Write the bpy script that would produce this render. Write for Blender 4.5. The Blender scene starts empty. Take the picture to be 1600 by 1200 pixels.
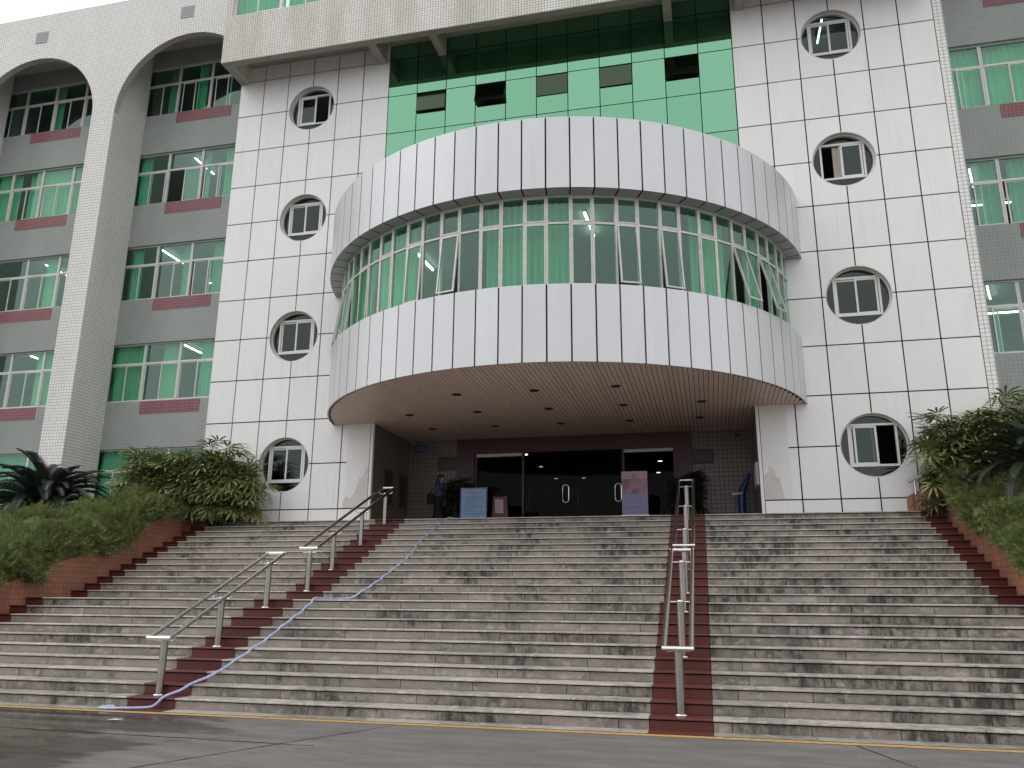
import bpy, bmesh, math, random
from mathutils import Vector, Matrix
rnd = random.Random(7)
R = math.radians
SC = bpy.context.scene
COL = SC.collection

# ---------------------------------------------------------------- camera
cam_d = bpy.data.cameras.new('camera'); cam = bpy.data.objects.new('camera', cam_d); COL.objects.link(cam)
yaw, pitch, roll = 0.2362, 0.2579, 0.00704
fw = Vector((-math.sin(yaw)*math.cos(pitch), math.cos(yaw)*math.cos(pitch), math.sin(pitch)))
rt0 = Vector((math.cos(yaw), math.sin(yaw), 0)); up0 = rt0.cross(fw)
rt = rt0*math.cos(roll)+up0*math.sin(roll); up = -rt0*math.sin(roll)+up0*math.cos(roll)
cam.matrix_world = Matrix(((rt.x, up.x, -fw.x, 8.4676), (rt.y, up.y, -fw.y, -19.4386), (rt.z, up.z, -fw.z, 1.5208), (0, 0, 0, 1)))
cam_d.sensor_width = 36; cam_d.lens = 1267.68/1600*36; cam_d.clip_end = 3000; cam_d.clip_start = 0.05
SC.camera = cam
SC.render.resolution_x, SC.render.resolution_y = 1024, 768

# ---------------------------------------------------------------- world, sun, exposure
SUN_EL, SUN_AZ = R(54), R(252)          # azimuth measured from +Y clockwise (seen from above)
w = bpy.data.worlds.new('World'); SC.world = w; w.use_nodes = True
nt = w.node_tree; nt.nodes.clear()
wo = nt.nodes.new('ShaderNodeOutputWorld'); bg = nt.nodes.new('ShaderNodeBackground')
sky = nt.nodes.new('ShaderNodeTexSky'); sky.sky_type = 'NISHITA'; sky.sun_disc = False
sky.sun_elevation = SUN_EL; sky.sun_rotation = SUN_AZ; sky.air_density = 1.6; sky.dust_density = 6; sky.ozone_density = 1
hs = nt.nodes.new('ShaderNodeHueSaturation'); hs.inputs['Saturation'].default_value = 0.06
mixw = nt.nodes.new('ShaderNodeMix'); mixw.data_type = 'RGBA'
mixw.inputs[0].default_value = 0.8
mixw.inputs[7].default_value = (11.6, 11.75, 11.9, 1)
nt.links.new(sky.outputs[0], hs.inputs['Color']); nt.links.new(hs.outputs[0], mixw.inputs[6])
nt.links.new(mixw.outputs[2], bg.inputs[0]); bg.inputs[1].default_value = 0.1
nt.links.new(bg.outputs[0], wo.inputs[0])
sd = bpy.data.lights.new('sun', 'SUN'); sun = bpy.data.objects.new('sun', sd); COL.objects.link(sun)
sd.energy = 0.5; sd.angle = R(35); sd.color = (1, 0.97, 0.93)
sdir = Vector((math.sin(SUN_AZ)*math.cos(SUN_EL), math.cos(SUN_AZ)*math.cos(SUN_EL), math.sin(SUN_EL)))
sun.rotation_euler = sdir.to_track_quat('Z', 'Y').to_euler()
vs = SC.view_settings
vs.view_transform = 'Standard'; vs.look = 'None'; vs.gamma = 1; vs.use_curve_mapping = False; vs.exposure = 0.22
SC.cycles.max_bounces = 10; SC.cycles.transparent_max_bounces = 16; SC.cycles.glossy_bounces = 5
SC.cycles.use_denoising = True

# ---------------------------------------------------------------- material helpers
class N:
    def __init__(s, m): s.t = m.node_tree
    def n(s, typ, **kw):
        o = s.t.nodes.new(typ)
        for k, v in kw.items():
            if k in o.inputs: o.inputs[k].default_value = v
            else: setattr(o, k, v)
        return o
    def l(s, a, b): s.t.links.new(a, b)
    def math(s, op, a, b=None, clamp=False):
        o = s.t.nodes.new('ShaderNodeMath'); o.operation = op; o.use_clamp = clamp
        for i, v in enumerate((a, b)):
            if v is None: continue
            if hasattr(v, 'type') and hasattr(v, 'node'): s.l(v, o.inputs[i])
            else: o.inputs[i].default_value = v
        return o.outputs[0]
    def mix(s, f, a, b, mode='MIX'):
        o = s.t.nodes.new('ShaderNodeMix'); o.data_type = 'RGBA'; o.blend_type = mode
        for i, v in ((0, f), (6, a), (7, b)):
            if hasattr(v, 'type') and hasattr(v, 'node'): s.l(v, o.inputs[i])
            else: o.inputs[i].default_value = v if i == 0 else (*v[:3], 1)
        return o.outputs[2]
    def ramp(s, v, p0, p1, c0=0, c1=1):
        o = s.t.nodes.new('ShaderNodeMapRange'); o.inputs[1].default_value = p0; o.inputs[2].default_value = p1
        o.inputs[3].default_value = c0; o.inputs[4].default_value = c1; s.l(v, o.inputs[0]); return o.outputs[0]
    def pos(s, sc=(1, 1, 1), rand=0):
        g = s.n('ShaderNodeNewGeometry'); m = s.n('ShaderNodeMapping'); s.l(g.outputs['Position'], m.inputs[0]); m.inputs['Scale'].default_value = sc
        if rand:
            oi = s.n('ShaderNodeObjectInfo'); c = s.n('ShaderNodeCombineXYZ')
            r = s.math('MULTIPLY', oi.outputs['Random'], rand)
            for i in range(3): s.l(r, c.inputs[i])
            s.l(c.outputs[0], m.inputs['Location'])
        return m.outputs[0]
    def noise(s, vec, scale, detail=4, rough=0.55):
        o = s.n('ShaderNodeTexNoise', Scale=scale, Detail=detail, Roughness=rough); s.l(vec, o.inputs['Vector']); return o.outputs[0]

def newmat(name):
    m = bpy.data.materials.new(name); m.use_nodes = True
    return m, N(m), m.node_tree.nodes['Principled BSDF']

def simple(name, col, rough=0.5, metal=0.0, var=0.0, nscale=3.0, namt=0.0, stretch=(1, 1, 1), bump=0.0, bscale=60, spec=0.5):
    m, g, b = newmat(name)
    b.inputs['Roughness'].default_value = rough; b.inputs['Metallic'].default_value = metal
    b.inputs['Specular IOR Level'].default_value = spec
    c = None
    if namt or var:
        v = None
        if namt:
            v = g.ramp(g.noise(g.pos(stretch, 37.0 if var else 0), nscale, 5, 0.6), 0.25, 0.75, 1-namt, 1+namt*0.6)
        if var:
            oi = g.n('ShaderNodeObjectInfo'); r = g.ramp(oi.outputs['Random'], 0, 1, 1-var, 1+var)
            v = g.math('MULTIPLY', v, r) if v is not None else r
        cc = g.n('ShaderNodeCombineColor'); 
        for i in range(3): g.l(v, cc.inputs[i])
        c = g.mix(1.0, col, cc.outputs[0], 'MULTIPLY'); g.l(c, b.inputs['Base Color'])
    else: b.inputs['Base Color'].default_value = (*col, 1)
    if bump:
        bn = g.n('ShaderNodeBump', Strength=bump, Distance=0.01); g.l(g.noise(g.pos(), bscale, 3), bn.inputs['Height']); g.l(bn.outputs[0], b.inputs['Normal'])
    return m

def tile(name, c1, c2, mortar, size, msize, rough=0.3, dirt=0.25, streak=(0.8, 0.8, 0.2), spec=0.5, bw=None):
    m, g, b = newmat(name)
    ge = g.n('ShaderNodeNewGeometry'); sp = g.n('ShaderNodeSeparateXYZ'); g.l(ge.outputs['Position'], sp.inputs[0])
    cb = g.n('ShaderNodeCombineXYZ'); g.l(g.math('ADD', sp.outputs[0], sp.outputs[1]), cb.inputs[0]); g.l(sp.outputs[2], cb.inputs[1])
    br = g.n('ShaderNodeTexBrick', offset=0.0, squash=1.0); g.l(cb.outputs[0], br.inputs['Vector'])
    br.inputs['Scale'].default_value = 1; br.inputs['Mortar Size'].default_value = msize; br.inputs['Mortar Smooth'].default_value = 0.1
    br.inputs['Brick Width'].default_value = bw or size; br.inputs['Row Height'].default_value = size; br.inputs['Bias'].default_value = 0
    br.inputs['Color1'].default_value = (*c1, 1); br.inputs['Color2'].default_value = (*c2, 1); br.inputs['Mortar'].default_value = (*mortar, 1)
    n1 = g.ramp(g.noise(g.pos(streak), 1.0, 6, 0.62), 0.35, 0.7, 1.0, 1-dirt)
    cc = g.n('ShaderNodeCombineColor'); 
    n2 = g.math('POWER', n1, 1.25)
    g.l(n1, cc.inputs[0]); g.l(n1, cc.inputs[1]); g.l(n2, cc.inputs[2])
    g.l(g.mix(1.0, br.outputs[0], cc.outputs[0], 'MULTIPLY'), b.inputs['Base Color'])
    g.l(g.ramp(br.outputs['Fac'], 0, 1, rough, 0.85), b.inputs['Roughness']); b.inputs['Specular IOR Level'].default_value = spec
    bn = g.n('ShaderNodeBump', Strength=0.5, Distance=0.004); g.l(g.math('SUBTRACT', 1.0, br.outputs['Fac']), bn.inputs['Height']); g.l(bn.outputs[0], b.inputs['Normal'])
    return m

def glass(name, tint, refl=0.10, gcol=(0.85, 0.92, 0.9), rough=0.015, ior=1.5, wob=0.0):
    m = bpy.data.materials.new(name); m.use_nodes = True; m.node_tree.nodes.clear(); g = N(m)
    o = g.n('ShaderNodeOutputMaterial'); tr = g.n('ShaderNodeBsdfTransparent'); tr.inputs[0].default_value = (*tint, 1)
    gl = g.n('ShaderNodeBsdfGlossy'); gl.inputs[0].default_value = (*gcol, 1); gl.inputs['Roughness'].default_value = rough
    fr = g.n('ShaderNodeFresnel', IOR=ior); ge = g.n('ShaderNodeNewGeometry'); f = g.math('MULTIPLY', g.math('ADD', fr.outputs[0], refl, True), g.math('SUBTRACT', 1.0, ge.outputs['Backfacing']))   # only the outer face reflects
    if wob:
        bn = g.n('ShaderNodeBump', Strength=wob, Distance=0.02); g.l(g.noise(g.pos((1, 1, 1), 11), 1.3, 2), bn.inputs['Height']); g.l(bn.outputs[0], gl.inputs['Normal'])
    mx = g.n('ShaderNodeMixShader'); g.l(f, mx.inputs[0]); g.l(tr.outputs[0], mx.inputs[1]); g.l(gl.outputs[0], mx.inputs[2]); g.l(mx.outputs[0], o.inputs[0])
    return m

def emit(name, col, s):
    m = bpy.data.materials.new(name); m.use_nodes = True; m.node_tree.nodes.clear(); g = N(m)
    o = g.n('ShaderNodeOutputMaterial'); e = g.n('ShaderNodeEmission'); e.inputs[0].default_value = (*col, 1); e.inputs[1].default_value = s
    g.l(e.outputs[0], o.inputs[0]); return m

M = {}
def streaked(name, col, rough, metal, dirt, amt, var=0.025):
    m, g, b = newmat(name); b.inputs['Roughness'].default_value = rough; b.inputs['Metallic'].default_value = metal
    oi = g.n('ShaderNodeObjectInfo')
    v = g.math('MULTIPLY', g.ramp(g.noise(g.pos((1.3, 1.3, 0.35), 37), 1.1, 5, 0.6), 0.25, 0.75, 0.955, 1.03), g.ramp(oi.outputs['Random'], 0, 1, 1-var, 1+var))
    cc = g.n('ShaderNodeCombineColor'); [g.l(v, cc.inputs[i]) for i in range(3)]
    c = g.mix(1.0, col, cc.outputs[0], 'MULTIPLY')
    st = g.ramp(g.noise(g.pos((9, 9, 0.45)), 1.0, 6, 0.7), 0.50, 0.74)               # thin rain runs
    wh = g.ramp(g.noise(g.pos((0.7, 0.7, 0.5)), 1.0, 3, 0.5), 0.40, 0.66)             # only in places
    sm = g.ramp(g.noise(g.pos((2.2, 2.2, 2.2), 21), 1.4, 5, 0.7), 0.60, 0.80)         # handling smudges
    f = g.math('MULTIPLY', g.math('ADD', g.math('MULTIPLY', st, wh), g.math('MULTIPLY', sm, 0.5)), amt, True)
    g.l(g.mix(f, c, dirt), b.inputs['Base Color']); g.l(g.ramp(f, 0, 0.3, rough, rough+0.2), b.inputs['Roughness'])
    return m
M['panel'] = streaked('white_panel', (0.825, 0.818, 0.81), 0.38, 0.0, (0.42, 0.38, 0.33), 0.30)
M['patch'] = simple('repair_plaster', (0.78, 0.775, 0.765), 0.7, nscale=2.0, namt=0.05)
M['patch2'] = simple('bare_render', (0.62, 0.60, 0.575), 0.8, nscale=4.0, namt=0.10)
M['joint'] = simple('dark_joint', (0.010, 0.009, 0.009), 0.9, spec=0.1)
M['metal'] = streaked('silver_panel', (0.625, 0.63, 0.648), 0.36, 0.35, (0.34, 0.32, 0.30), 0.18, 0.03)
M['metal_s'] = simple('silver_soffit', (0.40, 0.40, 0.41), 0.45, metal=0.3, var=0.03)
M['alu'] = simple('white_aluminium', (0.70, 0.69, 0.66), 0.4, metal=0.1, nscale=5, namt=0.08)
M['alu2'] = simple('weathered_aluminium', (0.60, 0.58, 0.55), 0.42, metal=0.25, nscale=9, namt=0.2)
M['wtile'] = tile('white_mosaic_tile', (0.88, 0.862, 0.835), (0.82, 0.80, 0.77), (0.36, 0.335, 0.31), 0.1, 0.006, 0.3, 0.10)
M['wtile_s'] = tile('small_white_tile', (0.86, 0.835, 0.80), (0.79, 0.765, 0.73), (0.25, 0.22, 0.195), 0.080, 0.0055, 0.3, 0.28, (1.2, 1.2, 0.22))
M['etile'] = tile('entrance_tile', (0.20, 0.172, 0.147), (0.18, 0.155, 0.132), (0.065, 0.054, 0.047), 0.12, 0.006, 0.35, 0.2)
M['gtile'] = tile('grey_mosaic_tile', (0.365, 0.395, 0.385), (0.34, 0.37, 0.36), (0.29, 0.315, 0.305), 0.1, 0.006, 0.4, 0.16, (0.6, 0.6, 0.25))
M['rtile'] = tile('dark_red_tile', (0.27, 0.072, 0.092), (0.235, 0.06, 0.078), (0.40, 0.27, 0.28), 0.1, 0.006, 0.35, 0.2)
M['brick'] = tile('terracotta_tile', (0.44, 0.195, 0.13), (0.385, 0.165, 0.11), (0.23, 0.12, 0.085), 0.11, 0.006, 0.5, 0.45, (1.4, 1.4, 0.9), bw=0.11)
M['concrete'] = simple('soffit_concrete', (0.36, 0.335, 0.305), 0.8, nscale=2.5, namt=0.15)
M['plaster'] = simple('vault_plaster', (0.48, 0.455, 0.42), 0.8, nscale=2.0, namt=0.12)
M['glass'] = glass('green_glass', (0.76, 0.94, 0.86), 0.11, (0.56, 0.78, 0.68), wob=0.02)
M['glass_d'] = glass('drum_glass', (0.76, 0.94, 0.86), 0.095, (0.52, 0.74, 0.63), wob=0.03)
M['glass_r'] = glass('round_window_glass', (0.48, 0.60, 0.55), 0.05, (0.52, 0.60, 0.57), wob=0.03)
M['glass_door'] = glass('dark_door_glass', (0.42, 0.46, 0.46), 0.0, (0.5, 0.52, 0.52), ior=1.2)
m, g, b = newmat('green_mirror_glass')
b.inputs['Metallic'].default_value = 1.0; b.inputs['Roughness'].default_value = 0.03
oi = g.n('ShaderNodeObjectInfo'); g.l(g.mix(oi.outputs['Random'], (0.168, 0.372, 0.245), (0.188, 0.400, 0.270)), b.inputs['Base Color'])
bn = g.n('ShaderNodeBump', Strength=0.012, Distance=0.02); g.l(g.noise(g.pos((1, 1, 1), 9), 1.2, 2), bn.inputs['Height']); g.l(bn.outputs[0], b.inputs['Normal'])
M['gmirror'] = m
M['omirror'] = simple('olive_mirror_glass', (0.062, 0.085, 0.06), 0.06, metal=1.0)
M['curtain'] = simple('green_curtain', (0.27, 0.64, 0.46), 0.9, nscale=3, namt=0.2, stretch=(3, 3, 0.2), var=0.12)
M['curtain_g'] = simple('grey_curtain', (0.42, 0.38, 0.34), 0.9, nscale=3, namt=0.2)
M['room'] = simple('room_paint', (0.42, 0.43, 0.41), 0.9)
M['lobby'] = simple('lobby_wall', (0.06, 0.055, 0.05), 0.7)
M['slat'] = simple('pink_beige_slat', (0.57, 0.435, 0.38), 0.45, var=0.05)
M['dark'] = simple('black_plastic', (0.015, 0.013, 0.013), 0.5)
M['brown'] = simple('dark_brown_stone', (0.055, 0.014, 0.010), 0.4, nscale=4, namt=0.2)
M['sign'] = simple('dark_sign', (0.045, 0.022, 0.014), 0.4)
M['steel'] = simple('brushed_steel', (0.66, 0.63, 0.61), 0.22, metal=1.0, nscale=8, namt=0.12)
M['post'] = simple('dull_steel', (0.34, 0.32, 0.305), 0.33, metal=1.0, nscale=8, namt=0.15)
M['chrome'] = simple('bright_steel', (0.78, 0.77, 0.76), 0.14, metal=1.0)
M['tube'] = emit('fluorescent_tube', (0.92, 1.0, 0.96), 9)
M['spot'] = emit('lobby_downlight', (1.0, 0.95, 0.85), 14)
M['soil'] = simple('planter_soil', (0.045, 0.035, 0.025), 0.95, nscale=8, namt=0.4)
M['hose'] = simple('pale_blue_hose', (0.42, 0.48, 0.70), 0.4, nscale=9, namt=0.22)
M['paper_b'] = simple('blue_notice', (0.19, 0.31, 0.48), 0.5)
M['print'] = simple('blue_print', (0.04, 0.07, 0.25), 0.6)
M['print_r'] = simple('red_print', (0.30, 0.03, 0.10), 0.6)
M['frame_bl'] = simple('blue_grey_frame', (0.10, 0.13, 0.26), 0.4, metal=0.3)
M['red_board'] = simple('dark_red_board', (0.085, 0.012, 0.013), 0.5)
M['pink'] = simple('pink_paper', (0.36, 0.24, 0.30), 0.6)
M['ban_l'] = simple('lavender_banner', (0.20, 0.185, 0.32), 0.5)
M['blue'] = simple('blue_stand', (0.02, 0.05, 0.20), 0.4)
M['white'] = simple('white_plastic', (0.75, 0.75, 0.73), 0.4)
M['grille'] = simple('grey_vent_tile', (0.36, 0.36, 0.345), 0.6)
M['ringm'] = simple('ring_aluminium', (0.62, 0.60, 0.57), 0.4, metal=0.2)
m, g, b = newmat('pink_banner_picture')
v = g.noise(g.pos(), 5, 4); g.l(g.mix(g.ramp(v, 0.4, 0.62), (0.31, 0.17, 0.235), (0.15, 0.08, 0.14)), b.inputs['Base Color']); b.inputs['Roughness'].default_value = 0.5
M['ban_p'] = m

def granite(name, base, base2, stain, amt, speck=0.25, rough=0.55, yel=(0.86, 0.86, 0.84), edge_dark=False):
    m, g, b = newmat(name)
    p = g.pos((1, 1, 1), 53.0)
    fine = g.noise(p, 130, 3, 0.7)
    big = g.noise(g.pos((1, 1, 1), 53), 2.2, 5, 0.65)
    st = g.noise(g.pos((4.5, 4.5, 1.3)), 1.5, 8, 0.72)              # drips, continuous from stone to stone
    blot = g.noise(g.pos((0.8, 1.2, 1.2)), 1.0, 5, 0.65)
    oi = g.n('ShaderNodeObjectInfo')
    c = g.mix(g.ramp(big, 0.3, 0.7), base, base2)
    c = g.mix(g.math('MULTIPLY', g.ramp(oi.outputs['Random'], 0, 1), 0.5), c, tuple(x*y for x, y in zip(base, yel)))
    rr = g.ramp(oi.outputs['Random'], 0, 1, 0.76, 1.12)
    sf = g.ramp(fine, 0.3, 0.7, 1-speck, 1+speck)
    k = g.math('MULTIPLY', sf, rr)
    cc = g.n('ShaderNodeCombineColor'); [g.l(k, cc.inputs[i]) for i in range(3)]
    c = g.mix(1.0, c, cc.outputs[0], 'MULTIPLY')
    pale = g.math('MULTIPLY', g.ramp(g.noise(g.pos((3, 3, 5)), 2.3, 3, 0.5), 0.58, 0.63), 0.32)
    c = g.mix(pale, c, tuple(min(1, x*1.7) for x in base))
    gx = g.n('ShaderNodeNewGeometry'); sx_ = g.n('ShaderNodeSeparateXYZ'); g.l(gx.outputs['Position'], sx_.inputs[0])
    blot = g.math('ADD', blot, g.ramp(sx_.outputs[0], 2.0, 12.0, -0.03, 0.075))      # the right flight is dirtier
    f = g.math('MULTIPLY', g.ramp(st, 0.40, 0.58), g.ramp(blot, 0.47, 0.60, 0.03, 1.0))
    if edge_dark:                                              # ragged darkening below each nosing and along each riser foot
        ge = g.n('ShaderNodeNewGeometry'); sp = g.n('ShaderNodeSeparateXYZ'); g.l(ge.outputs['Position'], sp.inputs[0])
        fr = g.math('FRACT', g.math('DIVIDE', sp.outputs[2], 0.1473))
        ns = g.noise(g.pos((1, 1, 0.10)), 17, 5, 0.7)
        top_dark = g.ramp(g.math('SUBTRACT', g.math('ADD', fr, g.math('MULTIPLY', ns, 1.1)), 1.12), 0.0, 0.22)
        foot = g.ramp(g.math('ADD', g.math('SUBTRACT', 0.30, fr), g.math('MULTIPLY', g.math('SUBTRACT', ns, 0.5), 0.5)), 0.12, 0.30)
        f = g.math('MAXIMUM', f, g.math('MULTIPLY', top_dark, g.ramp(blot, 0.40, 0.62, 0.06, 0.95)))
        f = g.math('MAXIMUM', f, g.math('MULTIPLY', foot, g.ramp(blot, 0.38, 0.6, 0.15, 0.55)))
    f = g.math('MULTIPLY', f, amt)
    c = g.mix(f, c, stain)
    g.l(c, b.inputs['Base Color']); g.l(g.ramp(st, 0.3, 0.7, rough+0.1, rough-0.15), b.inputs['Roughness'])
    bn = g.n('ShaderNodeBump', Strength=0.3, Distance=0.004); g.l(g.noise(p, 60, 4), bn.inputs['Height']); g.l(bn.outputs[0], b.inputs['Normal'])
    return m
M['riser'] = granite('riser_granite', (0.345, 0.302, 0.262), (0.235, 0.206, 0.180), (0.020, 0.015, 0.012), 0.92, 0.34, yel=(0.80, 0.80, 0.80), edge_dark=True)
M['tread'] = granite('tread_granite', (0.52, 0.485, 0.445), (0.40, 0.372, 0.342), (0.12, 0.10, 0.09), 0.6, 0.15, 0.38)
M['kerb'] = granite('kerb_granite', (0.42, 0.40, 0.37), (0.34, 0.325, 0.30), (0.12, 0.10, 0.09), 0.6, 0.15, 0.45)
M['redpaint'] = simple('dark_red_paint', (0.105, 0.0200, 0.0160), 0.5, var=0.10, nscale=6, namt=0.25)
M['redpaint_t'] = simple('dark_red_paint_worn', (0.115, 0.030, 0.024), 0.42, var=0.10, nscale=6, namt=0.25)

m, g, b = newmat('wet_asphalt')
ge = g.n('ShaderNodeNewGeometry'); sp = g.n('ShaderNodeSeparateXYZ'); g.l(ge.outputs['Position'], sp.inputs[0])
wn = g.noise(g.pos((0.35, 1.0, 1)), 1.1, 5, 0.6)
wx = g.ramp(sp.outputs[0], 0.2, 4.6, 0.36, -0.30)
wet = g.ramp(g.math('ADD', wn, wx), 0.50, 0.58)                     # hose water spilled round the left handrail
fine = g.ramp(g.noise(g.pos(), 140, 3, 0.7), 0.3, 0.7, 0.75, 1.25)
big = g.math('MULTIPLY', g.ramp(g.noise(g.pos((0.8, 2.6, 1)), 1.4, 8, 0.7), 0.3, 0.7, 0.62, 1.25), g.ramp(g.noise(g.pos((1, 1, 1)), 26, 4, 0.7), 0.35, 0.62, 0.80, 1.12))
k = g.math('MULTIPLY', fine, big); cc = g.n('ShaderNodeCombineColor'); [g.l(k, cc.inputs[i]) for i in range(3)]
c = g.mix(wet, (0.165, 0.153, 0.143), (0.066, 0.054, 0.047)); g.l(g.mix(1.0, c, cc.outputs[0], 'MULTIPLY'), b.inputs['Base Color'])
wet2 = g.ramp(g.math('ADD', g.noise(g.pos((0.5, 1.6, 1)), 1.7, 4), g.ramp(sp.outputs[0], 0, 4.5, 0.22, -0.4)), 0.44, 0.60)
dv = g.n('ShaderNodeVectorMath', operation='DISTANCE'); mp = g.pos((0.55, 1.0, 1)); g.l(mp, dv.inputs[0]); dv.inputs[1].default_value = (0.55*0.8, -10.0, 0)
wet2 = g.math('MAXIMUM', wet2, g.ramp(g.math('ADD', dv.outputs['Value'], g.math('MULTIPLY', g.noise(g.pos((1, 2, 1)), 2.2, 4), 0.8)), 0.95, 0.75))   # puddle by the hose
g.l(g.ramp(wet2, 0, 1, 0.62, 0.06), b.inputs['Roughness'])
bn = g.n('ShaderNodeBump', Distance=0.004); g.l(g.noise(g.pos(), 90, 4), bn.inputs['Height']); g.l(g.ramp(wet2, 0, 1, 0.5, 0.03), bn.inputs['Strength']); g.l(bn.outputs[0], b.inputs['Normal'])
M['road'] = m
m, g, b = newmat('yellow_road_paint')
v = g.ramp(g.noise(g.pos((2, 6, 1)), 6, 6, 0.7), 0.42, 0.62); g.l(g.mix(g.math('MULTIPLY', v, 0.75), (0.66, 0.38, 0.10), (0.20, 0.15, 0.10)), b.inputs['Base Color']); b.inputs['Roughness'].default_value = 0.5
M['yellow'] = m

def leafmat(name, c1, c2, c3, nsc=2.5, rough=0.45, rand=True):
    m, g, b = newmat(name)
    v = g.noise(g.pos(), nsc, 4, 0.7)
    c = g.mix(g.ramp(v, 0.32, 0.68), c1, c2)
    if rand:
        oi = g.n('ShaderNodeObjectInfo'); c = g.mix(g.math('MULTIPLY', g.ramp(oi.outputs['Random'], 0.55, 1.0), 0.8), c, c3)
    g.l(c, b.inputs['Base Color']); b.inputs['Roughness'].default_value = rough
    tl = g.n('ShaderNodeBsdfTranslucent'); g.l(c, tl.inputs[0]); mx = g.n('ShaderNodeMixShader'); mx.inputs[0].default_value = 0.22
    out = m.node_tree.nodes['Material Output']; g.l(b.outputs[0], mx.inputs[1]); g.l(tl.outputs[0], mx.inputs[2]); g.l(mx.outputs[0], out.inputs[0])
    return m
M['lady'] = leafmat('lady_palm_leaf', (0.080, 0.115, 0.036), (0.21, 0.25, 0.080), (0.42, 0.43, 0.17))
M['sago'] = leafmat('sago_leaf', (0.016, 0.027, 0.019), (0.028, 0.043, 0.027), (0.04, 0.06, 0.03), rough=0.4)
M['fern'] = leafmat('fern_leaf', (0.050, 0.075, 0.022), (0.215, 0.280, 0.080), (0.1, 0.1, 0.03), 2.8, 0.6, False)
M['fern_y'] = leafmat('fern_leaf_pale', (0.14, 0.20, 0.05), (0.27, 0.34, 0.11), (0.1, 0.1, 0.03), 2.2, 0.6, False)
M['cane'] = simple('brown_cane', (0.10, 0.07, 0.04), 0.8, nscale=20, namt=0.3)
M['pot'] = simple('plant_pot', (0.06, 0.035, 0.025), 0.4)
M['skin'] = simple('skin', (0.42, 0.25, 0.18), 0.5)
M['hair'] = simple('dark_brown_hair', (0.025, 0.010, 0.008), 0.4)
M['top'] = simple('blue_violet_top', (0.09, 0.09, 0.22), 0.8)
M['skirt'] = simple('black_skirt', (0.014, 0.013, 0.018), 0.85)
M['teal'] = simple('teal_bag', (0.02, 0.22, 0.24), 0.6)
M['shoe'] = simple('black_shoe', (0.01, 0.01, 0.01), 0.4)

# ---------------------------------------------------------------- object helpers
W = {}
def link(o, parent=None, loc=(0, 0, 0)):
    COL.objects.link(o); loc = Vector(loc); W[o.name] = loc
    if parent is not None:
        o.parent = parent; o.location = loc - W[parent.name]
    else: o.location = loc
    return o
def empty(name, loc, label=None, cat=None, group=None):
    o = bpy.data.objects.new(name, None); o.empty_display_size = 0.2; link(o, None, loc)
    tag(o, label, cat, group); return o
def tag(o, label=None, cat=None, group=None, kind=None):
    if label: o['label'] = label
    if cat: o['category'] = cat
    if group: o['group'] = group
    if kind: o['kind'] = kind
    return o

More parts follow.
